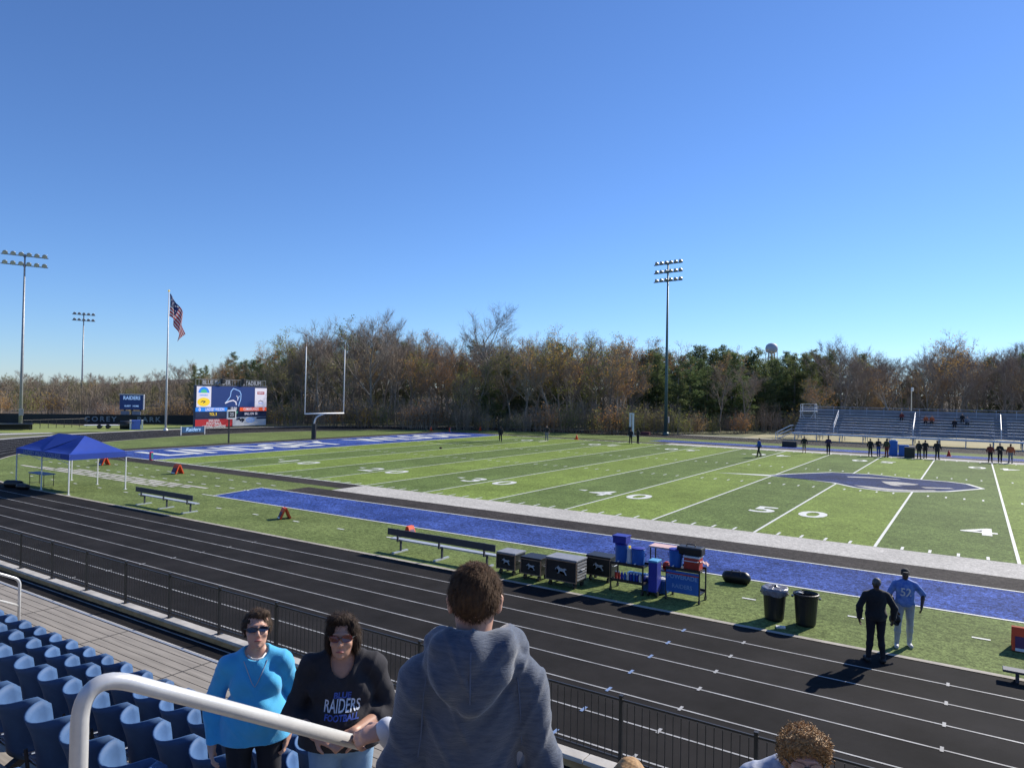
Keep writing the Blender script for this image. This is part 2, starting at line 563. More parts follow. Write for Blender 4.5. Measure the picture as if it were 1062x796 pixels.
# numerals, readable from the nearer sideline
m = MB(); z = 0.020
for i in range(-4, 5):
    n = 50 - abs(i) * 10
    x = i * 10 * YD
    for side in (0, 1):
        y = 6.45 if side == 0 else W - 6.45
        ux = (1, 0, 0) if side == 0 else (-1, 0, 0); uy = (0, 1, 0) if side == 0 else (0, -1, 0)
        s = 1 if side == 0 else -1
        for ch, dx in ((str(n)[0], -1.15), ('0', 1.15)):
            text_on(m, ch, 2.75, (x + dx * s, y, z), ux, uy, bold=0.05, sx=1.0)
        if i:
            d = -1 if i < 0 else 1
            cx = x + d * 2.35; cy = y + 0.45 * s
            m.add([(cx, cy - 0.25, z), (cx + d * 0.55, cy, z), (cx, cy + 0.25, z)], [(0, 1, 2) if d > 0 else (0, 2, 1)])
# end-zone lettering
def endzone(words, x, uy, ux, cuts):
    for (s_, yc, wd_) in cuts:
        vs_, fs_ = text_mesh(s_, 7.2, 0, 0.14, 'CENTER')
        w0 = max(v[0] for v in vs_) - min(v[0] for v in vs_); k = wd_ / w0
        o = Vector((x, yc, z)); ux_ = Vector(ux); uy_ = Vector(uy)
        m.add([o + ux_ * v[0] * k + uy_ * v[1] for v in vs_], fs_)
endzone('', -55 * YD, (-1, 0, 0), (0, 1, 0), [('LINDSEY', 12.6, 20.5), ('WILSON', 35.9, 18.5)])
endzone('', 55 * YD, (1, 0, 0), (0, -1, 0), [('LINDSEY', 36.2, 20.5), ('WILSON', 12.9, 18.5)])
structure(m.build('field_lettering', M_paint))
# midfield emblem: the state's outline in blue with a white border and a white horse-and-rider blot
ky = [(742, 490), (798, 492.3), (824, 491.0), (862, 489.6), (905, 491.8), (948, 496.5), (985, 499.5), (1005, 502), (1022, 507), (985, 510), (948, 510.3),
      (925, 510), (905, 508), (885, 505.5), (862, 500.5), (820, 495.2), (785, 492.8)]
kp = [G(u, v)[:2] for u, v in ky]
kp = [(float(a), float(b)) for a, b in kp]
cx = sum(p[0] for p in kp) / len(kp); cy = sum(p[1] for p in kp) / len(kp)
def fill(pts, z, mb):
    bm = bmesh.new(); vv = [bm.verts.new((p[0], p[1], z)) for p in pts]
    f = bm.faces.new(vv); bmesh.ops.triangulate(bm, faces=[f]); bm.verts.index_update()
    fs_ = []
    for f in bm.faces:
        if f.normal.z < 0: f.normal_flip()
        fs_.append(tuple(v.index for v in f.verts))
    mb.add([tuple(v.co) for v in bm.verts], fs_); bm.free()
def inset(pts, d):
    n = len(pts); A = sum(pts[i][0] * pts[(i + 1) % n][1] - pts[(i + 1) % n][0] * pts[i][1] for i in range(n)); s = 1 if A > 0 else -1
    out = []
    for i in range(n):
        p0, p1, p2 = Vector(pts[i - 1]), Vector(pts[i]), Vector(pts[(i + 1) % n])
        a = (p1 - p0).normalized(); b = (p2 - p1).normalized()
        nn = Vector((-a.y - b.y, a.x + b.x)); nn.normalize(); out.append(tuple(p1 + nn * d * s))
    return out
m = MB(); fill(kp, 0.021, m); structure(m.build('emblem_border', M_paint))
inner = inset(kp[1:-1], 0.28); inner[0] = tuple(map(float, G(797, 493.0)[:2])); inner[-1] = tuple(map(float, G(806, 494.0)[:2]))
m = MB(); fill(inner, 0.025, m)
structure(m.build('emblem_field', turf_mat('turf_navy', (0.014, 0.022, 0.06), (0.03, 0.05, 0.14), grain=1.3)))
m = MB()
fill([tuple(map(float, G(u, v)[:2])) for u, v in [(914, 499.2), (930, 499.8), (953, 502.4), (948, 503.2), (930, 503.0), (936, 504.4), (925, 503.6), (918, 501.4)]], 0.029, m)
fill([tuple(map(float, G(u, v)[:2])) for u, v in [(885, 503.2), (902, 504.6), (925, 507.2), (945, 508.3), (968, 508.4), (972, 509.2), (948, 509.5), (922, 509.0), (902, 506.6)]], 0.029, m)
fill([tuple(map(float, G(u, v)[:2])) for u, v in [(878, 494.2), (900, 494.8), (930, 496.8), (935, 497.6), (905, 495.9), (880, 495.0)]], 0.029, m)
fill([tuple(map(float, G(u, v)[:2])) for u, v in [(955, 505.2), (985, 506.2), (990, 507.2), (960, 506.4)]], 0.029, m)
structure(m.build('emblem_detail', M_wht))
# ================================================================== HOME STAND: wall, fence, deck, seats, rails
M_brick = mat('wall_block', (0.42, 0.26, 0.12), 0.9, 0.35, 3.0, 6, bump=0.5, bscale=30, stretch=(1, 1, 3))
M_cap = mat('wall_cap_concrete', (0.42, 0.40, 0.37), 0.85, 0.25, 2.2, 8)
M_asph = mat('lower_asphalt', (0.10, 0.10, 0.115), 0.9, 0.2, 3)
M_black = mat('black_powder_coat', (0.018, 0.018, 0.02), 0.45, 0.1, 20)
M_plank = mat('weathered_plank', (0.28, 0.25, 0.21), 0.8, 0.22, 3.0, 6, stretch=(0.35, 6, 1))
M_gap = mat('plank_gap', (0.05, 0.048, 0.045), 0.9, 0.1, 5)
M_steel = mat('galvanised_steel', (0.46, 0.47, 0.48), 0.42, 0.12, 6, metal=0.55)
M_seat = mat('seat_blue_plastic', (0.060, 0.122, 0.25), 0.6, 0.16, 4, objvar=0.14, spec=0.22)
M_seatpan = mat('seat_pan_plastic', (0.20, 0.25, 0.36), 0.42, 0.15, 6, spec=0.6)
M_bracket = mat('seat_bracket', (0.03, 0.03, 0.035), 0.5, 0.1, 5)
M_rail = mat('rail_aluminium', (0.62, 0.62, 0.61), 0.36, 0.10, 9, metal=0.25, bump=0.05, bscale=60)

FENCE_Y = -20.98; CAPZ = 0.17
# lower ground between track and stand, in front of the wall
m = MB(); m.sheet(-110, 60, -45, -21.20, -0.17)
structure(m.build('service_path', M_asph))
# retaining wall with concrete cap
ret = empty('retaining_wall', (0, -21.02, 0), 0, 'low brown block wall with a pale concrete cap between the track and the home stand', 'wall')
m = MB(); m.box((-25, 0.01, -0.04), (170, 0.22, 0.32)); m.build('wall_blocks', M_brick, ret)
m = MB()
for i in range(56):
    x = -110 + i * 3.05
    m.rbox((x + 1.525, 0.0, 0.145), (3.035, 0.25, 0.06), 0.01)
m.build('wall_cap', M_cap, ret)

# picket fence: one thing per panel would be arbitrary - it is one welded run; posts and infill are its parts
fx0, sp, npost = -16.25 - 1.965 * 30, 1.965, 52
fence = empty('picket_fence', (0, FENCE_Y, CAPZ), 0, 'black metal picket fence running along the wall between the home stand and the track', 'fence')
ph = 1.05
for i in range(npost):
    x = fx0 + i * sp
    m = MB(); m.box((x, 0, ph / 2), (0.052, 0.052, ph)); m.box((x, 0, ph + 0.01), (0.06, 0.06, 0.02)); m.box((x, 0, 0.006), (0.14, 0.14, 0.012))
    m.build('post', M_black, fence)
m = MB()
for zz in (ph - 0.05, 0.13):
    m.box((fx0 + sp * (npost - 1) / 2, 0, zz), (sp * (npost - 1), 0.028, 0.028))
m.build('rail', M_black, fence)
m = MB()
x = fx0 + 0.11
while x < fx0 + sp * (npost - 1):
    if x > -60:
        m.box((x, 0, ph / 2 + 0.02), (0.011, 0.011, ph - 0.2))
    x += 0.118
tag(m.build('pickets', M_black, fence), kind='stuff')

# deck and rows
Z0 = 1.38; RISE = 0.46; RUN = 0.87; Y0 = -25.98; NR = 12
DECK_F = -23.95
def tread(k): return Z0 + RISE * k
stand = empty('home_grandstand', (0, DECK_F, 0), 0, 'stepped grandstand of weathered grey planks carrying the rows of blue seats', 'grandstand')
XL, XR = -40.0, 30.0
def loc(y): return y - DECK_F
m = MB(); g = MB(); e = MB()
# front walkway: planks run along X, butted every few metres, with dark gaps below them
yb = Y0 - 0.10
npl = 13; pw = (DECK_F - yb) / npl
for i in range(npl):
    yc = yb + pw * (i + 0.5)
    m.box((-5, loc(yc), Z0 - 0.02), (70, pw - 0.016, 0.04))
g.box((-5, loc((DECK_F + yb) / 2), Z0 - 0.07), (70, DECK_F - yb - 0.02, 0.04))
for i in range(29):
    x = XL + 1.1 + i * 2.44
    g.box((x, loc((DECK_F + yb) / 2), Z0 + 0.0015), (0.022, DECK_F - yb - 0.03, 0.003))
for k in range(1, NR):
    ya = Y0 - 0.10 - RUN * k; yc_ = ya + RUN
    n = 5; w_ = RUN / n
    for i in range(n):
        m.box((-5, loc(ya + w_ * (i + .5)), tread(k) - 0.02), (70, w_ - 0.014, 0.04))
    g.box((-5, loc(yc_ - 0.03), tread(k) - 0.04 - (RISE - 0.06) / 2), (70, 0.02, RISE - 0.06))
    g.box((-5, loc((ya + yc_) / 2), tread(k) - 0.07), (70, RUN - 0.06, 0.03))
m.build('planks', M_plank, stand); g.build('risers', M_gap, stand)
e.box((-5, loc(DECK_F + 0.02), Z0 - 0.015), (70, 0.035, 0.05)); e.build('edge_strip', M_steel, stand)
c = MB()
for x in np.arange(XL + 1, XR, 3.0):
    c.box((float(x), loc(DECK_F - 0.1), (Z0 - 0.3) / 2 - 0.2), (0.12, 0.12, Z0 + 0.2))
    c.tube([(float(x), loc(DECK_F - 0.1), -0.25), (float(x), loc(Y0 - RUN * 6), tread(6) - 0.2)], 0.05, 6)
c.build('supports', M_steel, stand)
# aisle half-steps, boxes standing on the treads
a = MB()
for (xa, xb) in ((5.80, 7.45), (-6.35, -5.0)):
    for k in range(1, NR):
        ya = Y0 - 0.10 - RUN * k + RUN
        a.box(((xa + xb) / 2, loc(ya + 0.16), tread(k - 1) + RISE / 4 + 0.001), (xb - xa - 0.25, 0.30, RISE / 2))
a.build('aisle_steps', M_plank, stand)

# ---- moulded bucket seat: back shell, pan, bracket
def seat_back():
    mb = MB(); nu, nv = 14, 8; T = 0.016
    def P(u, v, off):
        hw = 0.222
        x = hw * math.sin(u * 1.32) / math.sin(1.32)
        y = 0.235 * (abs(u) ** 2.0) * (0.60 + 0.40 * v) + 0.02 - 0.10 * v + 0.02 * math.sin(v * 3)
        z = 0.40 + 0.39 * v
        # rounded top: each side rises to a shoulder, outer corners rolled off
        top = 0.018 * math.cos(u * math.pi) * -1
        z += v * v * (0.022 * (1 - math.cos(u * math.pi * 1.0)) * 0.9 - 0.055 * (max(0, abs(u) - 0.80) / 0.2) ** 2.2)
        nx, ny = -math.sin(u * 1.25) , math.cos(u * 1.25)
        return (x + (nx) * off, y + ny * off, z)
    vs = []
    for s in (0, 1):
        for j in range(nv + 1):
            for i in range(nu + 1):
                vs.append(P(-1 + 2 * i / nu, j / nv, T * s))
    n1 = (nu + 1) * (nv + 1); fs = []
    for j in range(nv):
        for i in range(nu):
            a = j * (nu + 1) + i
            fs.append((a, a + 1, a + nu + 2, a + nu + 1)); b = a + n1
            fs.append((b, b + nu + 1, b + nu + 2, b + 1))
    for i in range(nu):
        a = nv * (nu + 1) + i; fs.append((a, a + 1, a + 1 + n1, a + n1)); a = i; fs.append((a + 1, a, a + n1, a + 1 + n1))
    for j in range(nv):
        a = j * (nu + 1); fs.append((a, a + nu + 1, a + nu + 1 + n1, a + n1)); a += nu; fs.append((a + nu + 1, a, a + n1, a + nu + 1 + n1))
    mb.add(vs, fs); return mb
def seat_pan():
    mb = MB(); nu, nv = 10, 8; T = 0.018; vs = []
    for s in (0, 1):
        for j in range(nv + 1):
            for i in range(nu + 1):
                u = -1 + 2 * i / nu; v = j / nv
                x = 0.205 * u * (1 - 0.10 * v * v); y = 0.05 + 0.37 * v - 0.05 * max(0, abs(u) - 0.6)
                z = 0.395 + 0.045 * (abs(u) ** 2.2) + 0.03 * v - 0.05 * max(0, v - 0.8) * 5 * 0.5 + 0.035 * (1 - v) ** 3 - T * s
                vs.append((x, y, z))
    n1 = (nu + 1) * (nv + 1); fs = []
    for j in range(nv):
        for i in range(nu):
            a = j * (nu + 1) + i; fs.append((a, a + 1, a + nu + 2, a + nu + 1)); b = a + n1; fs.append((b, b + nu + 1, b + nu + 2, b + 1))
    for i in range(nu):
        a = nv * (nu + 1) + i; fs.append((a + 1, a, a + n1, a + 1 + n1))
        a = i; fs.append((a, a + 1, a + 1 + n1, a + n1))
    for j in range(nv):
        a = j * (nu + 1); fs.append((a + nu + 1, a, a + n1, a + nu + 1 + n1)); a += nu; fs.append((a, a + nu + 1, a + nu + 1 + n1, a + n1))
    mb.add(vs, fs); return mb
st = empty('stadium_seat', (0, 0, 0), 0, 'x', 'seat', 'blue plastic seats of the home stand')
seat_back().build('backrest', M_seat, st, smooth=True)
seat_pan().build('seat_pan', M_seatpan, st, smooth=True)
m = MB(); m.box((0, 0.13, 0.395), (0.34, 0.10, 0.03)); m.box((0, 0.0, 0.30), (0.06, 0.30, 0.05), rx=0.5); m.box((0, -0.085, 0.20), (0.08, 0.02, 0.16))
m.tube([(0, -0.05, 0.40), (0, -0.075, 0.62)], 0.012, 6)
m.build('bracket', M_bracket, st)
proto(st)
PITCH = 0.465
rows_word = ['front', 'second', 'third', 'fourth', 'fifth', 'sixth']
first = True
for k in range(6):
    xs = [5.50 - PITCH * i for i in range(23)]
    for i, x in enumerate(xs):
        u, v = proj((x, Y0 - RUN * k, tread(k) + 0.8))
        if u < -60 or v > 860: continue
        # where people stand, nobody's legs pass through a seat pan: keep seats, people stand in front
        if x > 5.0 and k >= 5: continue
        where = 'beside the stand rail' if i < 4 else ('in the middle of the row' if i < 15 else 'near the far aisle rail')
        lab = f'blue bucket seat of the {rows_word[k]} row, {where}'
        gr = f'blue seats of the {rows_word[k]} row {where}'
        P = (x, Y0 - RUN * k, tread(k))
        if first:
            st.location = P; st['label'] = lab; st['group'] = gr; first = False
        else:
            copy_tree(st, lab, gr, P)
# two seats of the block left of the far aisle
for i in range(8):
    for k in (0, 1, 2):
        x = -6.75 - PITCH * i
        copy_tree(st, f'blue bucket seat of the {rows_word[k]} row beyond the far aisle', f'blue seats of the {rows_word[k]} row beyond the far aisle', (x, Y0 - RUN * k, tread(k)))

# ---- handrails
def arc(pts, r, n=7):
    """round the corners of a polyline"""
    pts = [Vector(p) for p in pts]; out = [pts[0]]
    for i in range(1, len(pts) - 1):
        a = (pts[i - 1] - pts[i]); b = (pts[i + 1] - pts[i]); ra = min(r, a.length * .5, b.length * .5)
        p0 = pts[i] + a.normalized() * ra; p2 = pts[i] + b.normalized() * ra
        for t in range(n + 1):
            s = t / n; out.append(p0 * (1 - s) ** 2 + pts[i] * 2 * s * (1 - s) + p2 * s * s)
    out.append(pts[-1]); return out
B_ = Vector(PD(84, 694, 1.90)); C_ = Vector(PD(373, 770, 2.50))
hr = empty('aisle_handrail', (B_.x, B_.y, tread(5)), 0, 'thick pale metal aisle handrail in the foreground, bent down at its upper end', 'handrail')
o_ = Vector((B_.x, B_.y, tread(5)))
foot = Vector((B_.x, B_.y, tread(5)))
m = MB(); m.tube([p - o_ for p in arc([foot, B_, C_], 0.15, 12)], 0.0225, 24); m.build('rail_tube', M_rail, hr, smooth=True)
m = MB(); m.cone((foot.x - o_.x, foot.y - o_.y, 0.0), 0.05, 0.045, 0.012, 20); m.build('foot_flange', M_rail, hr)
# the far aisle's rail
q = (-6.05, -25.15, Z0)
hr2 = empty('aisle_handrail', q, 0, 'small white two-bar aisle handrail at the far left edge of the seats', 'handrail')
m = MB()
m.tube(arc([(0, 0, 0), (0, 0, 0.95), (0, -3.4, 0.95 + 3.4 * RISE / RUN), (0, -3.4, 1.72)], 0.10), 0.024, 12)
m.build('rail_tube', M_rail, hr2, smooth=True)
m = MB(); m.tube([(0, 0, 0.50), (0, -3.4, 0.50 + 3.4 * RISE / RUN)], 0.020, 10); m.build('middle_bar', M_rail, hr2, smooth=True)
# ================================================================== WOOD BEHIND THE FIELD
M_bark = mat('bark_grey', None or (0.17, 0.145, 0.12), 0.9, 0.3, 2.0, palette=[(0.20, 0.165, 0.13), (0.30, 0.26, 0.21), (0.24, 0.20, 0.16), (0.36, 0.32, 0.27)])
M_twig = mat('twigs_bare', (0.16, 0.12, 0.095), 0.95, 0.3, 0.5, palette=[(0.22, 0.165, 0.12), (0.30, 0.235, 0.17), (0.25, 0.20, 0.165), (0.35, 0.28, 0.21)])
M_leafb = mat('leaves_autumn', (0.25, 0.13, 0.04), 0.8, 0.35, 0.35, translucent=.45, palette=[(0.46, 0.22, 0.06), (0.52, 0.36, 0.08), (0.38, 0.19, 0.07), (0.55, 0.30, 0.07), (0.40, 0.28, 0.12)])
M_leafg = mat('leaves_olive', (0.08, 0.09, 0.03), 0.8, 0.35, 0.35, translucent=.45, palette=[(0.22, 0.24, 0.06), (0.32, 0.33, 0.07), (0.26, 0.23, 0.09), (0.18, 0.21, 0.05)])
M_pine = mat('pine_needles', (0.035, 0.06, 0.022), 0.75, 0.4, 0.6, translucent=.4, palette=[(0.095, 0.14, 0.055), (0.14, 0.185, 0.065), (0.11, 0.15, 0.06), (0.17, 0.195, 0.07)])

M_leafr = mat('leaves_russet', (.2, .1, .05), .85, .4, .35, translucent=.4, palette=[(.22, .12, .06), (.28, .17, .08), (.20, .13, .08), (.26, .20, .10)])
def skeleton(r, H, spread, levels, lean=0.0):
    """tapered trunk with limbs; returns tube list [(pts, radii)] and twig anchor points"""
    tubes = []; tips = []
    def grow(p, d, L, rad, lev):
        n = 4 if lev == 0 else 3
        pts = [p.copy()]; rs = [rad]
        for i in range(n):
            d = (d + Vector((r.gauss(0, .10), r.gauss(0, .10), r.gauss(0, .05) + (0.10 if lev else 0)))).normalized()
            p = p + d * L / n; pts.append(p.copy()); rs.append(rad * (1 - 0.62 * (i + 1) / n))
        tubes.append((pts, rs, lev))
        if lev >= levels:
            tips.append((pts[-1], d)); tips.append((pts[-2], d)); return
        nb = {0: 9, 1: 5, 2: 4}.get(lev, 3)
        for b in range(nb):
            t = (0.36 + 0.62 * (b + r.random()) / nb) if lev == 0 else (0.25 + 0.75 * (b + r.random()) / nb)
            i = min(n - 1, int(t * n)); q = pts[i].lerp(pts[i + 1], t * n - i)
            a = r.uniform(0, 2 * math.pi); tilt = R(r.uniform(28, 62)) * spread
            up = d if lev else Vector((0, 0, 1))
            s = up.cross(Vector((math.cos(a), math.sin(a), 0.13))).normalized()
            nd = (Matrix.Rotation(tilt, 3, s) @ up)
            Lb = L * (0.50 if lev == 0 else 0.60) * (1.15 - 0.6 * t if lev == 0 else 1) * r.uniform(.75, 1.15)
            grow(q, nd, Lb, rs[i] * 0.52, lev + 1)
        tips.append((pts[-1], d))
    grow(Vector((0, 0, -0.4)), Vector((lean, 0, 1)).normalized(), H * 0.86, H * 0.0145, 0)
    return tubes, tips

def twig_fan(mb, r, p, d, n, L, w):
    for k in range(n):
        e = (d + Vector((r.gauss(0, .62), r.gauss(0, .62), r.gauss(0.22, .45)))).normalized()
        l = L * r.uniform(.5, 1.2); q = p + Vector((r.gauss(0, .12), r.gauss(0, .12), r.gauss(0, .12)))
        s = e.cross(Vector((r.gauss(0, 1), r.gauss(0, 1), r.gauss(0, 1)))).normalized() * w
        mid = q + e * l * .55 + Vector((r.gauss(0, .06), r.gauss(0, .06), r.gauss(0, .06)))
        end = q + e * l
        mb.add([q - s, q + s, mid + s * .7, mid - s * .7, end], [(0, 1, 2, 3), (3, 2, 4)])
        if r.random() < .75:
            f = (e + Vector((r.gauss(0, .7), r.gauss(0, .7), r.gauss(.1, .5)))).normalized(); ee = mid + f * l * .55
            mb.add([mid - s * .6, mid + s * .6, ee], [(0, 1, 2)])

def leafs(mb, r, p, n, rad, size):
    for k in range(n):
        c = p + Vector((r.gauss(0, rad), r.gauss(0, rad), r.gauss(0, rad * .8)))
        a = Vector((r.gauss(0, 1), r.gauss(0, 1), r.gauss(0, 1))).normalized() * size * r.uniform(.5, 1.2)
        b = a.cross(Vector((r.gauss(0, 1), r.gauss(0, 1), r.gauss(0, 1)))).normalized() * size * r.uniform(.4, .9)
        mb.add([c - a, c - b * .7, c + a, c + b], [(0, 1, 2, 3)])

def deciduous(seed, H, spread, leafmat=None, nleaf=0, fan=5, low=True, levels=2):
    r = random.Random(seed)
    o = empty('bare_tree' if nleaf < 5 else 'autumn_tree', (0, 0, 0))
    tubes, tips = skeleton(r, H, spread, levels)
    m = MB()
    for pts, rs, lev in tubes:
        m.tube(pts, [max(x, 0.018) for x in rs], 6 if lev == 0 else (4 if lev == 1 else 3), cap=False)
    m.build('trunk', M_bark, o, smooth=True)
    m = MB()
    for p, d in tips: twig_fan(m, r, p, d, fan + 3, H * 0.095, 0.0135)
    for pts, rs, lev in tubes:
        if lev >= 1:
            for p in pts[1:]:
                twig_fan(m, r, p, (pts[-1] - pts[0]).normalized(), 5, H * 0.085, 0.0135)
    if low:                                    # suckers and saplings round the foot of the trunk
        for k in range(34):
            q = Vector((r.gauss(0, 1.7), r.gauss(0, 1.7), r.uniform(0, H * .30)))
            twig_fan(m, r, q, Vector((0, 0, 1)), 2, 1.9, 0.012)
    if nleaf:
        m.build('twigs', M_twig, o)
        m = MB()
        for p, d in tips: 
            if r.random() < .85: leafs(m, r, p + d * .3, nleaf, H * .035, 0.115)
        m.build('crown', leafmat, o)
    else:
        m.build('crown', M_twig, o)
    return proto(o)

def pine(seed, H, wide):
    r = random.Random(seed)
    o = empty('pine_tree', (0, 0, 0))
    m = MB(); m.tube([(0, 0, -.4), (0.1, 0, H * .5), (0, .1, H * .97)], [H * .014, H * .009, .02], 6, cap=False)
    mc = MB()
    z = H * .16
    while z < H * .98:
        f = 1 - (z / H - .16) / .84
        L = wide * H * (f ** .75) * .5 + .25
        n = 5 + int(3 * f)
        for k in range(n):
            if r.random() < .12: continue
            a = r.uniform(0, 2 * math.pi); l = L * r.uniform(.55, 1.15)
            d = Vector((math.cos(a), math.sin(a), r.uniform(.0, .38)))
            p0 = Vector((0, 0, z)); m.tube([p0, p0 + d * l], [.03, .012], 3, cap=False)
            s = .3
            while s < 1.02:
                c = p0 + d * l * s
                for q in range(15):
                    cc = c + Vector((r.gauss(0, .24), r.gauss(0, .24), r.gauss(.05, .16)))
                    e = (d * .8 + Vector((r.gauss(0, .8), r.gauss(0, .8), r.gauss(.35, .6)))).normalized() * r.uniform(.20, .46)
                    sd = e.cross(Vector((r.gauss(0, 1), r.gauss(0, 1), r.gauss(0, 1)))).normalized() * .07
                    mc.add([cc - sd, cc + sd, cc + e], [(0, 1, 2)])
                s += max(.14, .42 / l)
        z += r.uniform(.38, .62)
    m.build('trunk', M_bark, o, smooth=True)
    mc.build('crown', M_pine, o)
    return proto(o)

def shrub(seed, H, leafmat, nleaf):
    r = random.Random(seed)
    o = empty('shrub', (0, 0, 0)); m = MB(); mc = MB()
    for k in range(46):
        a = r.uniform(0, 6.28); q = Vector((math.cos(a), math.sin(a), 0)) * r.uniform(.0, H * .45)
        d = (q * .45 / H + Vector((0, 0, 1))).normalized(); top = q + d * H * r.uniform(.5, 1)
        m.tube([q, top], [.016, .007], 3, cap=False)
        for t in (.45, .7, 1.0):
            p = q.lerp(top, t); twig_fan(m, r, p, d, 4, H * .3, .009)
            if nleaf: leafs(mc, r, p, nleaf, H * .11, .085)
    m.build('stems', M_twig, o)
    if nleaf: mc.build('crown', leafmat, o)
    return proto(o)

T_bare = [deciduous(101, 15, .95, M_leafr, 2, fan=6), deciduous(102, 15, .8, fan=7), deciduous(103, 15, 1.1, M_leafr, 3, fan=6), deciduous(104, 15, .7, fan=6)]
T_aut = [deciduous(111, 13, 1.0, M_leafb, 15, 3), deciduous(112, 13, .85, M_leafb, 9, 4)]
T_olv = [deciduous(121, 12, 1.0, M_leafg, 17, 3)]
T_pine = [pine(131, 14, .62), pine(132, 14, .50), pine(133, 14, .56)]
T_shr = [shrub(141, 3.2, M_leafg, 7), shrub(142, 3.0, M_leafb, 0), shrub(143, 2.6, M_leafb, 4)]
BASE_H = {}
for t in T_bare: BASE_H[t.name] = 15
for t in T_aut: BASE_H[t.name] = 13
for t in T_olv: BASE_H[t.name] = 12
for t in T_pine: BASE_H[t.name] = 14
for t, h in zip(T_shr, (3.2, 3.0, 2.6)): BASE_H[t.name] = h

SKY = [(-60, 385), (0, 386), (60, 389), (110, 388), (140, 390), (180, 381), (220, 372), (250, 363), (290, 360), (310, 346), (330, 340), (360, 352), (385, 337),
       (410, 334), (440, 350), (470, 352), (500, 354), (530, 358), (560, 354), (600, 356), (640, 358), (700, 361), (740, 364), (800, 366),
       (850, 364), (870, 358), (900, 370), (940, 374), (960, 370), (975, 360), (1000, 366), (1062, 364), (1130, 360), (1250, 362)]
def skyv(u):
    return float(np.interp(u, [a for a, b in SKY], [b for a, b in SKY]))
def landmark(u):
    for lim, s in ((75, 'behind the black windscreen fence at far left'), (165, 'behind the small blue scoreboard'), (205, 'behind the flagpole'),
                   (282, 'behind the large video scoreboard'), (375, 'behind the goal post'), (470, 'right of the goal post'),
                   (575, 'beyond the end zone corner'), (660, 'just left of the right light pole'), (730, 'behind the right light pole'),
                   (800, 'below the water tower'), (900, 'behind the left end of the bleachers'), (2000, 'behind the right part of the bleachers')):
        if u < lim: return s
used = set()
KLAB = {'bare': 'leafless grey-brown tree', 'aut': 'tree with rusty orange leaves', 'olv': 'tree with thin olive green leaves', 'pine': 'dark green pine tree'}
def kind_at(r, u, layer):
    x = r.random()
    if 470 < u < 668 and layer < 2: return 'aut' if x < .45 else ('olv' if x < .72 else ('bare' if x < .95 else 'pine'))
    if u < 190: return 'bare' if x < .72 else ('aut' if x < .88 else 'olv')
    if u < 190: return 'bare'
    if u < 305: return 'pine' if (x < .80 and layer >= 1) else ('bare' if x < .40 else ('olv' if x < .84 else 'aut'))
    if u < 470: return 'bare' if x < .62 else ('aut' if x < .76 else ('olv' if x < .92 else 'pine'))
    if u < 570: return 'bare' if x < .42 else ('aut' if x < .70 else ('olv' if x < .92 else 'pine'))
    if u < 670: return 'bare' if x < .26 else ('aut' if x < .62 else ('olv' if x < .84 else 'pine'))
    if u < 850: return 'pine' if (x < .93 and layer > 0) else ('bare' if x < .6 else ('olv' if x < .9 else 'aut'))
    return 'bare' if x < .66 else ('aut' if x < .82 else ('pine' if layer >= 2 else 'olv'))
PROT = {'bare': T_bare, 'aut': T_aut, 'olv': T_olv, 'pine': T_pine}
def place_tree(P, u, x, y, H, r, label=None, group=None, rz=None):
    z = hill_z(x, y) - 0.15 if math.hypot(x, y - 24) > 100 else -0.1
    s = H / BASE_H[P.name]
    kid_tree = KIDS[P.name]
    if P.name not in used:
        used.add(P.name); o = P
    else:
        o = copy_tree(P)
    o.location = (x, y, z); o.rotation_euler = (0, 0, rz if rz is not None else r.uniform(0, 6.28)); o.scale = (s * r.uniform(.9, 1.15), s * r.uniform(.9, 1.15), s)
    o['label'] = label; o['category'] = 'shrub' if 'shrub' in P.name else 'tree'
    if group: o['group'] = group
    return o
rt = random.Random(5)
def depth0(u):                                # distance of the wood's edge along each sight line
    return float(np.interp(u, [-60, 150, 230, 300, 600, 700, 820, 1062, 1300], [128, 128, 126, 116, 108, 108, 122, 116, 122]))
cnt = 0
for layer, (step, dd, vlow) in enumerate([(13.5, 2, 26), (11.5, 11, 12), (10.0, 22, 0), (13.0, 36, 4)]):
    u = -50 + layer * 4.0
    while u < 1115:
        uu = u + rt.uniform(-4, 4); u += step * (1.22 if uu < 170 else (1.0 if uu < 650 else (.88 if uu < 850 else 1.12)))
        dep = depth0(uu) + dd + rt.uniform(-3.5, 3.5)
        P0 = PD(uu, 440, dep); x, y = float(P0[0]), float(P0[1])
        hz = hill_z(x, y)
        vt = skyv(uu) + 3 + 9 * math.exp(-((uu - 375) / 90) ** 2) + rt.uniform(-6, 9) - (5 if 690 < uu < 850 else 0) + vlow * rt.uniform(.3, 1.2)
        zt = float(PD(uu, vt, dep)[2])
        H = zt - hz
        if H < 4.5: H = 4.5
        if H > 21: H = 21
        if 655 < uu < 845 and layer == 0 and rt.random() < .7: continue
        kd = kind_at(rt, uu, layer)
        lm = landmark(uu)
        place_tree(rt.choice(PROT[kd]), uu, x, y, H, rt, KLAB[kd] + ' ' + lm, KLAB[kd] + 's ' + lm)
        cnt += 1
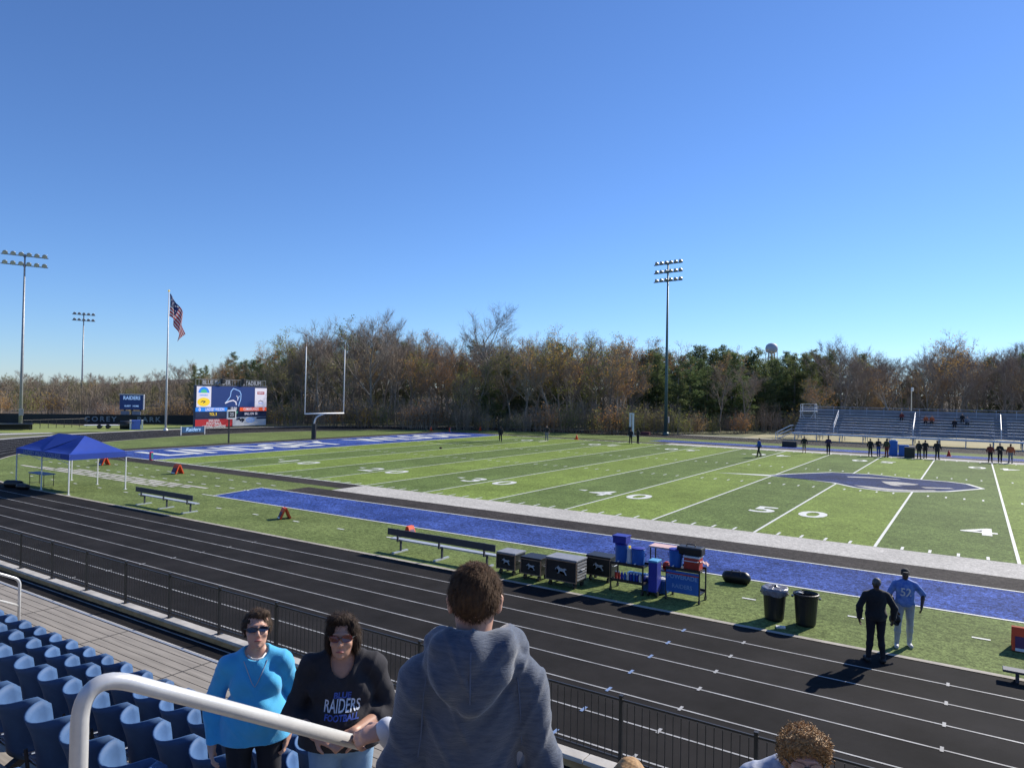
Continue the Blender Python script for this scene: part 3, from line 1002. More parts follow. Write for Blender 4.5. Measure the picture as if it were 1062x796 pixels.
# a few that stand out
for (uu, vt, P, lab, dep) in [(513, 331, T_bare[1], 'tallest bare tree in the middle of the wood, its crown rising clear of the skyline', 116),
                              (590, 351, T_aut[0], 'rounded rust-orange tree top standing out left of centre in the wood', 112),
                              (628, 366, T_aut[1], 'broad yellow-orange tree in the wood left of the white post frame', 109),
                              (975, 358, T_aut[0], 'rust-brown tree crown standing above the wood behind the right bleachers', 124),
                              (872, 357, T_bare[2], 'pale bare tree poking above the wood right of the water tower', 126),
                              (383, 336, T_bare[3], 'tall dark trunked bare tree just right of the goal post', 113),
                              (325, 340, T_bare[0], 'wide bare tree crown directly between the two goal post uprights', 122),
                              (860, 398, T_aut[1], 'low yellowish tree in front of the wood above the bleacher scaffold', 106)]:
    P0 = PD(uu, 440, dep); x, y = float(P0[0]), float(P0[1]); zt = float(PD(uu, vt, dep)[2])
    place_tree(P, uu, x, y, zt - hill_z(x, y), rt, lab)
# shrubs along the wood's edge
u = -45
while u < 1110:
    uu = u + rt.uniform(-4, 4); u += 13.5
    dep = depth0(uu) - rt.uniform(1, 5)
    if uu < 250: dep -= 4
    if uu < 165: dep = rt.uniform(110, 122)
    P0 = PD(uu, 440, dep); x, y = float(P0[0]), float(P0[1])
    P = T_shr[0] if (rt.random() < .55 and uu > 480) else rt.choice(T_shr)
    w = 'olive green leafy shrub' if P is T_shr[0] else ('bare twiggy shrub' if P is T_shr[1] else 'brownish leafy shrub')
    place_tree(P, uu, x, y, rt.uniform(2.2, 4.6), rt, w + ' ' + landmark(uu), w + 's ' + landmark(uu))
# dense undergrowth that reads as one mass
r = random.Random(77)
brush = MB()
for k in range(95000):
    uu = r.uniform(-60, 1130); dep = depth0(uu) + 4 + 42 * r.random() ** .7
    P0 = PD(uu, 440, dep); x, y = float(P0[0]), float(P0[1]); z = hill_z(x, y) - .1
    hh = max(2.0, (float(PD(uu, skyv(uu) + 26, dep)[2]) - z) * (.45 if 655 < uu < 845 else 1)); q = Vector((x, y, z + hh * r.random() ** 1.5))
    e = Vector((r.gauss(0, .45), r.gauss(0, .45), 1)).normalized() * r.uniform(.6, 2.4)
    s = Vector((r.gauss(0, 1), r.gauss(0, 1), 0)).normalized() * r.uniform(.018, .05)
    brush.add([q - s, q + s, q + e], [(0, 1, 2)])
tag(brush.build('undergrowth', mat('brush', (0.22, 0.17, 0.11), 0.95, 0.5, 0.12, 6, col2=(0.15, 0.155, 0.06))), 'tangled brown undergrowth between the trees of the wood', 'undergrowth', kind='stuff')
print('trees', cnt, 'proto used', len(used))
# ================================================================== FAR STRUCTURES
M_pole = mat('pole_galvanised', (0.30, 0.31, 0.32), 0.5, 0.12, 3, metal=0.4)
M_poleG = mat('pole_green_grey', (0.07, 0.12, 0.12), 0.5, 0.12, 3, metal=0.2)
M_white = mat('white_metal_paint', (0.72, 0.72, 0.71), 0.45, 0.06, 4)
M_navy = mat('navy_paint', (0.014, 0.028, 0.085), 0.45, 0.15, 2)
M_lamp = mat('floodlight_housing', (0.33, 0.34, 0.35), 0.35, 0.1, 4, metal=0.5)
M_glass = mat('floodlight_glass', (0.45, 0.48, 0.50), 0.12, 0.05, 4, spec=0.8)
M_red = mat('banner_red', (0.52, 0.02, 0.03), 0.5, 0.06, 3)
M_banner = mat('banner_white', (0.66, 0.67, 0.70), 0.5, 0.05, 3)
M_led_navy = mat('led_navy', (0.012, 0.03, 0.12), 0.4, 0.1, 60, emit=0.6)
M_led_blue = mat('led_blue', (0.02, 0.16, 0.55), 0.4, 0.05, 60, emit=0.6)
M_led_orange = mat('led_orange', (0.75, 0.10, 0.03), 0.4, 0.05, 60, emit=0.45)
M_led_white = mat('led_white', (0.62, 0.60, 0.68), 0.4, 0.05, 60, emit=0.35)
M_led_yellow = mat('led_yellow', (0.75, 0.52, 0.03), 0.4, 0.05, 60, emit=0.4)
M_led_sky = mat('led_pale_blue', (0.30, 0.48, 0.75), 0.4, 0.05, 60, emit=0.45)
M_led_green = mat('led_green', (0.05, 0.40, 0.22), 0.4, 0.05, 60, emit=0.4)
M_letter = mat('lettering_white', (0.75, 0.76, 0.78), 0.5, 0.04, 3)

def light_pole(x, y, H, rows, n, width, face, label, pm, z0=0.0, r0=0.22):
    t = empty('light_pole', (x, y, z0), face, label, 'light pole')
    m = MB(); m.tube([(0, 0, 0), (0, 0, H * .35), (0, 0, H)], [r0, r0 * .8, r0 * .42], 12); m.cone((0, 0, 0), r0 * 1.9, r0 * 1.5, .5, 12)
    m.build('pole', pm, t, smooth=True)
    m = MB(); m.rbox((0, -r0 - .18, H * .09), (.5, .36, .9), .03); m.build('control_box', M_pole, t)
    for k in range(rows):
        zz = H - .25 - k * 1.25
        m = MB(); m.box((0, 0, zz), (width, .12, .12)); m.box((0, .16, zz - .0), (.3, .22, .3)); m.build('crossarm', pm, t)
        for i in range(n):
            xx = -width / 2 + width * (i + .5) / n
            lp = MB(); lp.cur = 0
            lp.tube([(xx, .02, zz + .02), (xx, .03, zz + .22)], .035, 6)
            a = Vector((xx, .0, zz + .30)); d = Vector((0.0, -0.80, -0.60)).normalized()
            lp.tube([a - d * .22, a - d * .10, a + d * .12, a + d * .24], [.07, .15, .29, .31], 12)
            o = lp.build('floodlight', M_lamp, t, smooth=True)
            gl = MB(); gl.tube([a + d * .241, a + d * .246], [.285, .27], 12); gl.build('lens', M_glass, o)
    return t
# local -Y faces the field
light_pole(-29.4, 66.5, 25.0, 3, 6, 4.6, R(180 - 22 + 14), 'tall dark green floodlight pole with three rows of lamps beyond the far sideline', M_poleG, 0, .26)
P0 = PD(21, 447, 93)
light_pole(float(P0[0]), float(P0[1]), float(PD(20, 263, 93)[2]), 2, 6, 5.2, R(90 - 17), 'tall floodlight pole with two rows of lamps at the far left', M_pole)
P0 = PD(84, 440, 150)
light_pole(float(P0[0]), float(P0[1]), float(PD(84, 325, 150)[2]), 2, 5, 4.3, R(75), 'smaller distant floodlight pole left of the flagpole', M_pole)

# flagpole and flag
fx, fy = -81.4, 22.2
d_ = (np.array([fx, fy, 0]) - CAM) @ CF
ftop = float(PD(172, 302, d_)[2])
fp = empty('flagpole', (fx, fy, 0), 0, 'tall white flagpole beside the track left of the video scoreboard', 'flagpole')
m = MB(); m.tube([(0, 0, 0), (0, 0, ftop * .5), (0, 0, ftop)], [.13, .11, .05], 12); m.build('pole', M_white, fp, smooth=True)
m = MB(); m.cone((0, 0, 0), .3, .2, .25, 16); m.build('base', M_white, fp)
bmx = bmesh.new(); bmesh.ops.create_uvsphere(bmx, u_segments=10, v_segments=6, radius=.13)
m = MB(); bmx.verts.index_update(); m.add([tuple(v.co + Vector((0, 0, ftop + .1))) for v in bmx.verts], [tuple(v.index for v in f.verts) for f in bmx.faces]); bmx.free()
m.build('ball_finial', M_led_yellow, fp, smooth=True)
def flag_material():
    m = bpy.data.materials.new('flag_cloth'); m.use_nodes = True; t = m.node_tree; N = t.nodes; L = t.links; b = N['Principled BSDF']; b.inputs['Roughness'].default_value = .8
    uv = N.new('ShaderNodeUVMap'); s = N.new('ShaderNodeSeparateXYZ'); L.new(uv.outputs[0], s.inputs[0])
    def mth(op, a, v=None):
        n = N.new('ShaderNodeMath'); n.operation = op
        if isinstance(a, (int, float)): n.inputs[0].default_value = a
        else: L.new(a, n.inputs[0])
        if v is not None:
            if isinstance(v, (int, float)): n.inputs[1].default_value = v
            else: L.new(v, n.inputs[1])
        return n.outputs[0]
    st = mth('LESS_THAN', mth('MODULO', mth('MULTIPLY', s.outputs[1], 6.5), 1.0), 0.5)
    mx = N.new('ShaderNodeMix'); mx.data_type = 'RGBA'; mx.inputs[6].default_value = (.62, .62, .64, 1); mx.inputs[7].default_value = (.42, .03, .05, 1); L.new(st, mx.inputs['Factor'])
    cn = mth('MULTIPLY', mth('LESS_THAN', s.outputs[0], .4), mth('GREATER_THAN', s.outputs[1], .4615))
    vo = N.new('ShaderNodeTexVoronoi'); vo.inputs['Scale'].default_value = 14; L.new(uv.outputs[0], vo.inputs['Vector'])
    star = mth('LESS_THAN', vo.outputs['Distance'], .28)
    ms = N.new('ShaderNodeMix'); ms.data_type = 'RGBA'; ms.inputs[6].default_value = (.02, .03, .12, 1); ms.inputs[7].default_value = (.6, .6, .62, 1); L.new(star, ms.inputs['Factor'])
    m2 = N.new('ShaderNodeMix'); m2.data_type = 'RGBA'; L.new(cn, m2.inputs['Factor']); L.new(mx.outputs[2], m2.inputs[6]); L.new(ms.outputs[2], m2.inputs[7])
    L.new(m2.outputs[2], b.inputs['Base Color'])
    tr = N.new('ShaderNodeBsdfTranslucent'); L.new(m2.outputs[2], tr.inputs['Color']); sh_ = N.new('ShaderNodeMixShader'); sh_.inputs[0].default_value = .5
    L.new(b.outputs[0], sh_.inputs[1]); L.new(tr.outputs[0], sh_.inputs[2]); L.new(sh_.outputs[0], N['Material Output'].inputs['Surface']); return m
me = bpy.data.meshes.new('flag'); nu, nv = 30, 16; vs = []; fs = []; uvs = []
for j in range(nv + 1):
    for i in range(nu + 1):
        u = i / nu; v = j / nv                 # v=1 at the top of the hoist
        out = 2.8 * (1 - math.exp(-1.6 * u)) * (0.62 + 0.38 * v)
        drop = 3.9 * u ** 1.35 * (0.75 + 0.25 * v) + 0.4 * u * (1 - v)
        y = out + .10 * math.sin(u * 9 + v * 3); x = .34 * math.sin(u * 11 + v * 2.5) * min(1, u * 3)
        hgt = 3.0 * v * (1 - .45 * u)
        vs.append((x, y + .12, ftop - 3.7 - drop + hgt + .5)); uvs.append((u, v))
for j in range(nv):
    for i in range(nu): a = j * (nu + 1) + i; fs.append((a, a + 1, a + nu + 2, a + nu + 1))
me.from_pydata(vs, [], fs); ul = me.uv_layers.new(name='UVMap')
for li, lp in enumerate(me.loops): ul.data[li].uv = uvs[lp.vertex_index]
me.polygons.foreach_set('use_smooth', [True] * len(me.polygons)); me.materials.append(flag_material())
fo = bpy.data.objects.new('flag', me); COL.objects.link(fo); fo.location = (fx, fy, 0)
tag(fo, 'limp stars and stripes flag hanging from the top of the flagpole', 'flag')

# ---------------- video scoreboard, faces +X
SX = -84.0; SY0, SY1 = 28.05, 39.95
sb = empty('video_scoreboard', (SX, (SY0 + SY1) / 2, 0), 0, 'large video scoreboard with navy screen over red and white banners behind the end zone', 'scoreboard')
SYm = (SY0 + SY1) / 2
def sZ(zy): return max(0.12, 5.85 - ((380 + zy / 8.84) - 401) * 0.1407)
def sY(zx): return (zx - 205) / 645 * (SY1 - SY0) + SY0 - SYm
def sp(name, x0, x1, y0, y1, mt, off=0.02, th=0.02, par=None):
    m = MB(); m.box((off, (sY(x0) + sY(x1)) / 2, (sZ(y0) + sZ(y1)) / 2), (th, abs(sY(x1) - sY(x0)), abs(sZ(y0) - sZ(y1))))
    return m.build(name, mt, par or sb)
m = MB()
for yy in (-4.6, 0.0, 4.6): m.box((-.45, yy, 2.9), (.3, .3, 5.8))
m.build('support_columns', M_black, sb)
m = MB(); m.rbox((-.22, 0, (sZ(178) + sZ(575)) / 2 + .02), (.42, SY1 - SY0 + .1, sZ(178) - sZ(575) + .1), .03); m.build('cabinet', M_navy, sb)
scr = sp('screen', 337, 733, 182, 370, M_led_navy)
lp_ = sp('advert_panel', 212, 335, 183, 368, M_led_white); rp_ = sp('advert_panel', 735, 850, 190, 372, M_led_white)
bl = sp('home_bar', 205, 480, 372, 408, M_led_blue); orr = sp('visitor_bar', 595, 850, 374, 408, M_led_orange)
cb = sp('clock_panel', 482, 592, 368, 430, M_navy); db = sp('status_bar', 205, 850, 410, 462, M_navy, 0.012)
rb = sp('champions_banner', 205, 528, 478, 574, M_red); wb = sp('sponsor_banner', 530, 848, 464, 568, M_banner)
def stext(name, par, s, zx, zy, size, mt, bold=.01, sx=1.0, off=.036):
    m = MB(); text_on(m, s, size, (off, sY(zx), sZ(zy)), (0, 1, 0), (0, 0, 1), bold=bold, sx=sx); m.build(name, mt, par)
stext('lettering', bl, 'LINDSEY WILSON', 370, 391, .62, M_led_white, .012, .62)
stext('score_digit', bl, '0', 240, 391, .66, M_led_white, .02)
stext('lettering', orr, 'CUMBERLANDS', 700, 391, .62, M_led_white, .012, .62)
stext('score_digit', orr, '0', 822, 391, .66, M_led_white, .02)
stext('clock_digits', cb, '15:00', 537, 384, .55, M_led_white, .012, .9)
stext('clock_digits', cb, 'Q1', 562, 420, .5, M_led_green, .012, .9)
stext('status_text', db, 'TOL 3', 355, 434, .55, M_led_yellow, .012, .8)
stext('status_text', db, 'BALL ON  50', 700, 434, .50, M_led_white, .012, .8)
stext('lettering', rb, '2020 NAIA', 365, 490, .42, M_letter, .012, .9)
stext('lettering', rb, 'FOOTBALL', 365, 518, .55, M_letter, .015, .9)
stext('lettering', rb, 'NATIONAL CHAMPIONS', 365, 552, .50, M_letter, .015, .68)
def polyline_yz(par, name, pts, w, mt, off=.036, close=False):
    m = MB(); P = [Vector((off, sY(a), sZ(b))) for a, b in pts]
    if close: P.append(P[0])
    for a, b in zip(P[:-1], P[1:]):
        d = (b - a).normalized(); n = Vector((0, -d.z, d.y)) * w
        m.add([a - n - d * w, b - n + d * w, b + n + d * w, a + n - d * w], [(0, 1, 2, 3)])
    return m.build(name, mt, par)
polyline_yz(scr, 'emblem_outline', [(462, 330), (485, 300), (505, 270), (510, 225), (530, 198), (560, 208), (590, 222), (602, 250), (600, 300), (588, 335), (582, 360)], .05, M_led_sky)
polyline_yz(scr, 'emblem_outline', [(462, 332), (495, 316), (530, 308), (555, 322), (560, 345)], .09, M_led_white, .038)
polyline_yz(scr, 'emblem_outline', [(562, 265), (574, 290), (572, 305)], .05, M_led_white, .038)
polyline_yz(scr, 'emblem_outline', [(586, 268), (576, 290)], .05, M_led_sky, .040)
def disc_yz(par, name, zx, zy, ry, rz_, mt, off=.036, n=20, half=False):
    m = MB(); c = (off, sY(zx), sZ(zy)); a1 = math.pi if half else 2 * math.pi
    pts = [(off, c[1] + ry * math.cos(a1 * k / n), c[2] + rz_ * math.sin(a1 * k / n)) for k in range(n + (1 if half else 0))]
    m.add(pts, [tuple(range(len(pts)))]); return m.build(name, mt, par)
disc_yz(lp_, 'emblem', 272, 240, .85, .85, M_led_blue, half=True); disc_yz(lp_, 'emblem', 272, 240, .5, .5, M_led_green, .040, half=True)
disc_yz(lp_, 'emblem', 272, 322, 1.0, .62, M_led_yellow); polyline_yz(lp_, 'emblem', [(250, 322), (262, 314), (284, 318), (270, 330)], .06, M_navy, .042)
stext('lettering', lp_, 'FARM BUREAU', 272, 262, .25, M_led_blue, .006, .8)
m = MB(); m.box((.034, sY(792), sZ(237)), (.008, 1.25, .42)); m.build('emblem', M_red, rp_)
stext('lettering', rp_, 'SUBWAY', 792, 237, .34, M_led_white, .01, .75, .042)
polyline_yz(rp_, 'emblem', [(770, 320), (790, 308), (812, 320)], .05, M_navy); stext('lettering', rp_, 'VALLEY', 792, 336, .26, M_led_blue, .005, 1.0)
disc_yz(wb, 'emblem', 695, 493, .72, .34, M_led_blue); disc_yz(wb, 'emblem', 695, 493, .62, .26, M_banner, .039); stext('lettering', wb, 'Ford', 695, 493, .34, M_led_blue, .01, 1.0, .042)
polyline_yz(wb, 'emblem', [(570, 484), (590, 480), (602, 494), (618, 484), (632, 490), (618, 506)], .12, M_navy)
polyline_yz(wb, 'emblem', [(762, 476), (842, 476)], .14, M_navy)
# header lettering on an open truss, with two black loudspeakers
m = MB()
for zz in (6.02, 6.92): m.box((-.2, 0, zz), (.09, SY1 - SY0 - .1, .07))
for i in range(25):
    yy = -(SY1 - SY0) / 2 + .1 + i * (SY1 - SY0 - .2) / 24; m.box((-.2, yy, 6.47), (.05, .05, .86))
m.build('header_truss', M_pole, sb)
m = MB(); text_on(m, 'BLUE RAIDER', .84, (-.10, -2.6, 6.45), (0, 1, 0), (0, 0, 1), bold=.02, sx=.92); text_on(m, 'STADIUM', .84, (-.10, 3.4, 6.45), (0, 1, 0), (0, 0, 1), bold=.02, sx=.92)
m.build('header_lettering', mat('letter_grey', (.40, .42, .46), .5, .05, 3), sb)
for zx in (432, 625):
    m = MB(); m.rbox((.12, sY(zx), 6.72), (.42, .48, .72), .05); m.tube([(-.1, sY(zx), 6.7), (-.1, sY(zx), 7.15)], .05, 8); m.build('loudspeaker', M_black, sb)

# ---------------- small baseball scoreboard and the ball park fence
def along(u0, dep, v0=440):
    p = PD(u0, v0, dep); return Vector((float(p[0]), float(p[1]), 0))
a0, a1 = along(124, 111), along(149, 111)
bd = empty('small_scoreboard', (a0 + a1) / 2, math.atan2((a1 - a0).y, (a1 - a0).x), 'small blue scoreboard with white frame standing behind the black windscreen fence', 'scoreboard')
wv = (a1 - a0).length; zt = float(PD(136, 408.5, 111)[2]); zb = float(PD(136, 424.5, 111)[2]); zl = float(PD(136, 433, 111)[2])
m = MB(); m.box((0, 0, (zt + zb) / 2), (wv, .25, zt - zb)); m.build('board', mat('board_blue', (.02, .06, .22), .5, .1, 2), bd)
m = MB(); m.box((0, -.16, zt - .06), (wv + .1, .1, .12)); m.box((wv / 2, -.16, (zt + zb) / 2), (.14, .1, zt - zb)); m.build('frame', M_white, bd)
m = MB()
for xx in (-wv * .3, 0, wv * .35): m.box((xx, .05, zb / 2), (.18, .18, zb))
m.build('posts', M_black, bd)
m = MB(); text_on(m, 'RAIDERS', .78, (0, -.15, zt - .62), (1, 0, 0), (0, 0, 1), bold=.02, sx=.9); text_on(m, 'GUEST   HOME', .34, (0, -.15, zb + .55), (1, 0, 0), (0, 0, 1), bold=.01); m.build('lettering', M_led_sky, bd)
m = MB()
for xx in (-wv * .27, wv * .2): m.box((xx, -.1, (zb + zl) / 2 - .1), (wv * .36, .06, (zb - zl) * .8))
m.build('lower_panel', mat('panel_grey', (.25, .26, .30), .6, .25, 1.2), bd)

def mesh_fence(p0, p1, h, name, label, mt, npost, kindcat='fence'):
    L_ = (p1 - p0).length; t = empty(name, p0, math.atan2((p1 - p0).y, (p1 - p0).x), label, kindcat)
    m = MB(); m.box((L_ / 2, 0, h / 2 + .03), (L_, .03, h - .06)); sc_ = m.build('windscreen', mt, t)
    m = MB(); m.tube([(0, .05, h), (L_, .05, h)], .035, 6); m.build('top_rail', M_black, t)
    for i in range(npost + 1):
        m = MB(); m.tube([(L_ * i / npost, .06, 0), (L_ * i / npost, .06, h + .05)], .04, 6); m.build('post', M_black, t)
    return t, L_, sc_
M_screen = mat('windscreen_black', (.014, .018, .026), .8, .3, .4)
p0, p1 = along(-70, 100), along(203, 107)
t, L_, sc_ = mesh_fence(p0, p1, 1.45, 'windscreen_fence', 'long black windscreen fence with pale COREY PARK lettering across the far left', M_screen, 18)
m = MB()
ux = (1, 0, 0)
k = (along(114, 108) - along(90, 108)).length
cx0 = (along(113, 104.5) - p0).length
text_on(m, 'COREY', 1.0, (cx0 - 1.2, -.03, .78), ux, (0, 0, 1), bold=.025, space=1.35, sx=1.1)
text_on(m, 'PARK', 1.0, (cx0 + 5.4, -.03, .78), ux, (0, 0, 1), bold=.025, space=1.35, sx=1.1)
m.build('lettering', mat('faded_letter', (.16, .20, .26), .7, .15, 2), sc_)
# open chain-link fence in front of the ball park grass
p0, p1 = along(24, 90), along(90, 98)
t = empty('chain_link_fence', p0, math.atan2((p1 - p0).y, (p1 - p0).x), 'short run of open chain-link fence beside the far left light pole', 'fence')
L_ = (p1 - p0).length; h = 1.15
for i in range(9):
    m = MB(); m.tube([(L_ * i / 8, 0, 0), (L_ * i / 8, 0, h)], .035, 6); m.build('post', M_black, t)
m = MB(); m.tube([(0, 0, h), (L_, 0, h)], .022, 6)
for i in range(60):
    x = L_ * i / 60; m.tube([(x, 0, 0), (x + L_ / 60, 0, h)], .004, 3, cap=False); m.tube([(x + L_ / 60, 0, 0), (x, 0, h)], .004, 3, cap=False)
m.build('mesh', M_black, t)
# ball park grass
m = MB(); q = [along(-80, 78), along(100, 88), along(205, 96), along(205, 113), along(-80, 106)]
m.add([(p.x, p.y, -.02) for p in q], [tuple(range(5))])
structure(m.build('ballpark_grass', mat('ballpark_turf', (.20, .24, .055), .8, .2, .15, 6)))
# things standing by the bend at far left
p = along(8, 88)
t = empty('dugout_bench', p, R(60), 'low black covered dugout at the extreme left edge beside the track', 'dugout')
m = MB(); m.rbox((0, 0, .72), (5.2, 1.3, .16), .03); m.build('roof', M_black, t)
m = MB(); m.box((0, .55, .35), (5.0, .08, .68)); m.build('back_wall', M_black, t)
m = MB(); m.box((0, .1, .36), (4.6, .35, .06)); m.build('seat', M_black, t)
for i in (-2.4, 2.4):
    m = MB(); m.box((i, -.5, .34), (.08, .08, .66)); m.build('post', M_black, t)
p = along(108, 95)
t = empty('equipment_trailer', p, R(58), 'long low pale flatbed trailer parked beyond the left bend of the track', 'trailer')
m = MB(); m.rbox((0, 0, .42), (4.6, 1.5, .10), .02); m.build('bed', M_white, t)
m = MB(); m.tube([(2.3, 0, .38), (3.4, 0, .35)], .05, 6); m.build('tow_bar', M_black, t)
for sx_ in (-.5, .5):
    for sy_ in (-.7, .7):
        m = MB(); m.tube([(sx_, sy_ - .09, .28), (sx_, sy_ + .09, .28)], .28, 14); m.build('wheel', M_black, t)
p = along(131, 94)
t = empty('grass_roller', p, R(60), 'black drum roller between the flatbed trailer and the blue crash mat', 'roller')
m = MB(); m.tube([(-.75, 0, .58), (.75, 0, .58)], .55, 20); m.build('drum', M_black, t, smooth=True)
m = MB(); m.tube(arc([(-.85, 0, .58), (-.85, -.9, .95), (.85, -.9, .95), (.85, 0, .58)], .15), .03, 8); m.build('handle', M_black, t)
p = along(142, 94)
t = empty('crash_mat', p, R(60), 'blue and white folded crash mat leaning upright left of the flagpole', 'mat')
M_bm = mat('mat_blue', (.10, .18, .62), .5, .1, 2)
m = MB(); m.box((-.1, 0, .62), (1.05, .30, 1.22), rx=.12); m.build('cushion', M_bm, t)
for sx_ in (-.75, .62):
    m = MB(); m.box((sx_, .02, .62), (.20, .32, 1.24), rx=.12); m.build('edge_pad', M_white, t)
# sign board on the infield edge below the scoreboard
p = PX(200, 452.5, -71.5); p = Vector((-71.5, float(p[1]), 0))
t = empty('low_sign', p, R(90), 'low blue sign board on white posts at the track edge below the video scoreboard', 'sign')
m = MB(); m.box((0, 0, .62), (3.0, .04, .72)); b_ = m.build('board', mat('sign_blue', (.02, .09, .22), .5, .1, 2), t)
for s in (-1.55, 1.55):
    m = MB(); m.box((s, 0, .52), (.09, .09, 1.04)); m.build('post', M_white, t)
m = MB(); text_on(m, 'Raiders', .62, (0, -.03, .62), (1, 0, 0), (0, 0, 1), bold=.01, shear=.25, sx=1.05); m.build('lettering', M_led_sky, b_)

# ---------------- goal post
gx = -60 * YD
gp = empty('goal_post', (gx - .45, W / 2, 0), 0, 'tall white goal post with a black padded base at the back of the end zone', 'goal post')
m = MB(); m.tube(arc([(0, 0, 0), (0, 0, 2.5), (1.75, 0, 3.05)], .9, 10), .085, 14); m.build('gooseneck', M_white, gp, smooth=True)
m = MB(); m.tube([(0, 0, 0.02), (0, 0, 1.85)], .27, 18); m.build('base_pad', M_black, gp)
m = MB(); m.tube([(1.75, -2.86, 3.05), (1.75, 2.86, 3.05)], .08, 12); m.build('crossbar', M_white, gp, smooth=True)
for s in (-1, 1):
    m = MB(); m.tube([(1.75, s * 2.84, 3.05), (1.75, s * 2.84, 10.4)], .055, 10); u_ = m.build('upright', M_white, gp, smooth=True)
    m = MB(); r_ = random.Random(s)
    m.add([(1.75, s * 2.84, 10.4), (1.75, s * 2.84, 10.52), (1.5, s * 2.84 + .45, 11.6), (1.55, s * 2.84 + .12, 11.9)], [(0, 1, 2), (0, 3, 1)])
    m.build('wind_ribbon', mat('ribbon', (.55, .42, .42), .8, .1, 3), u_)

# delay-of-game clock on a black pole
p = PX(237, 461.2, -57.2)
t = empty('play_clock', (-57.2, float(p[1]), 0), 0, 'white framed play clock on a slim black pole in front of the video scoreboard', 'clock')
dd = float((np.array([-57.2, p[1], 0]) - CAM) @ CF)
z1 = float(PD(240, 434.5, dd)[2]); z2 = float(PD(240, 425, dd)[2])
m = MB(); m.box((0, 0, z1 / 2), (.12, .12, z1)); m.build('pole', M_black, t)
m = MB(); m.rbox((0, .25, (z1 + z2) / 2), (.16, 1.05, z2 - z1), .03); m.build('housing', M_white, t)
m = MB(); m.box((.085, .25, (z1 + z2) / 2), (.02, .82, (z2 - z1) * .72)); f_ = m.build('display', M_black, t)
m = MB(); text_on(m, '25', .5, (.098, .25, (z1 + z2) / 2), (0, 1, 0), (0, 0, 1), bold=.01); m.build('digits', MATS['letter_grey'], f_)

# white narrow frame behind the far sideline (seen almost edge-on)
p = PY(655, 447, 60.2)
t = empty('training_frame', (float(p[0]), 60.2, 0), R(-30), 'narrow upright white training frame beyond the far sideline', 'frame')
h = 3.1
for s in (-.32, .32):
    m = MB(); m.box((s, 0, h / 2), (.2, .2, h)); m.build('post', M_white, t)
m = MB(); m.box((0, 0, h + .05), (.86, .22, .2)); m.build('crossbar', M_white, t)
m = MB(); m.box((0, 0, .12), (1.0, .7, .1)); m.build('base', M_white, t)
m = MB(); m.rbox((-.32, 0, .75), (.42, .42, 1.2), .05); m.build('base_pad', M_black, t)

# street lamp behind the visiting bleachers
p = PY(945, 440, 86)
zt = float(PY(945, 403, 86)[2])
t = empty('street_lamp', (float(p[0]), 86, 0), 0, 'slim white street lamp standing behind the bleachers', 'street lamp')
m = MB(); m.tube(arc([(0, 0, 0), (0, 0, zt), (-.15, -.9, zt + .15)], .4), [.09] * 10, 8) if False else m.tube([(0, 0, 0), (0, 0, zt - .2), (.1, -.3, zt)], [.09, .06, .05], 8)
m.build('pole', M_white, t, smooth=True)
m = MB(); m.rbox((.12, -.45, zt - .1), (.3, .6, .55), .06); m.build('lamp_head', M_white, t)

# water tower on the skyline
dep = 620
p = PD(800, 380, dep)
wt = empty('water_tower', (float(p[0]), float(p[1]), 0), 0, 'round pale water tower on legs rising above the pines', 'water tower')
zc = float(PD(800, 361, dep)[2]); r_ = 5.2
prof = [(0.01, zc + 4.6), (2.5, zc + 4.2), (4.4, zc + 2.8), (5.2, zc + .6), (5.2, zc - 1.6), (4.2, zc - 3.4), (2.0, zc - 4.4), (.9, zc - 4.8)]
m = MB(); n = 24; vs = []; fs = []
for (rr, zz) in prof:
    for k in range(n): vs.append((rr * math.cos(2 * math.pi * k / n), rr * math.sin(2 * math.pi * k / n), zz))
for i in range(len(prof) - 1):
    for k in range(n): a = i * n + k; b = i * n + (k + 1) % n; fs.append((a, a + n, b + n, b))
m.add(vs, fs); m.build('tank', mat('tower_grey', (.42, .44, .50), .6, .1, .2), wt, smooth=True)
m = MB(); m.tube([(0, 0, -5), (0, 0, zc - 4.5)], .9, 10)
for k in range(6):
    a = 2 * math.pi * k / 6 + .3; m.tube([(6.5 * math.cos(a), 6.5 * math.sin(a), -5), (4.6 * math.cos(a), 4.6 * math.sin(a), zc - 2.5)], .32, 6)
m.build('legs', MATS['tower_grey'], wt)

# ---------------- visiting bleachers
BX0, BX1 = -13.2, 27.0; BY = 72.2; nrow = 7
bc = empty('aluminium_bleachers', ((BX0 + BX1) / 2, BY, 0), 0, 'long aluminium bleachers with blue-grey plank rows beyond the far sideline', 'bleachers')
bw = BX1 - BX0
M_al = mat('bleacher_aluminium', (.38, .42, .50), .5, .15, 1.0, metal=.2)
M_alw = mat('bleacher_plank_pale', (.56, .57, .61), .5, .15, 1.0)
M_alb = mat('bleacher_riser_blue', (.17, .18, .21), .6, .2, 1.0)
m = MB(); m.box((0, .0, 1.02), (bw, 1.4, .06)); m.build('walkway', M_al, bc)
m = MB(); m.box((0, -.72, .95), (bw, .05, .22)); m.build('front_fascia', M_alw, bc)
aisles = [float(PY(u, 443, 75)[0]) - (BX0 + BX1) / 2 for u in (867, 948, 1038)] + [float(PY(948, 443, 75)[0]) - (BX0 + BX1) / 2 + 15.5]
pl = MB(); fo_ = MB(); ri = MB()
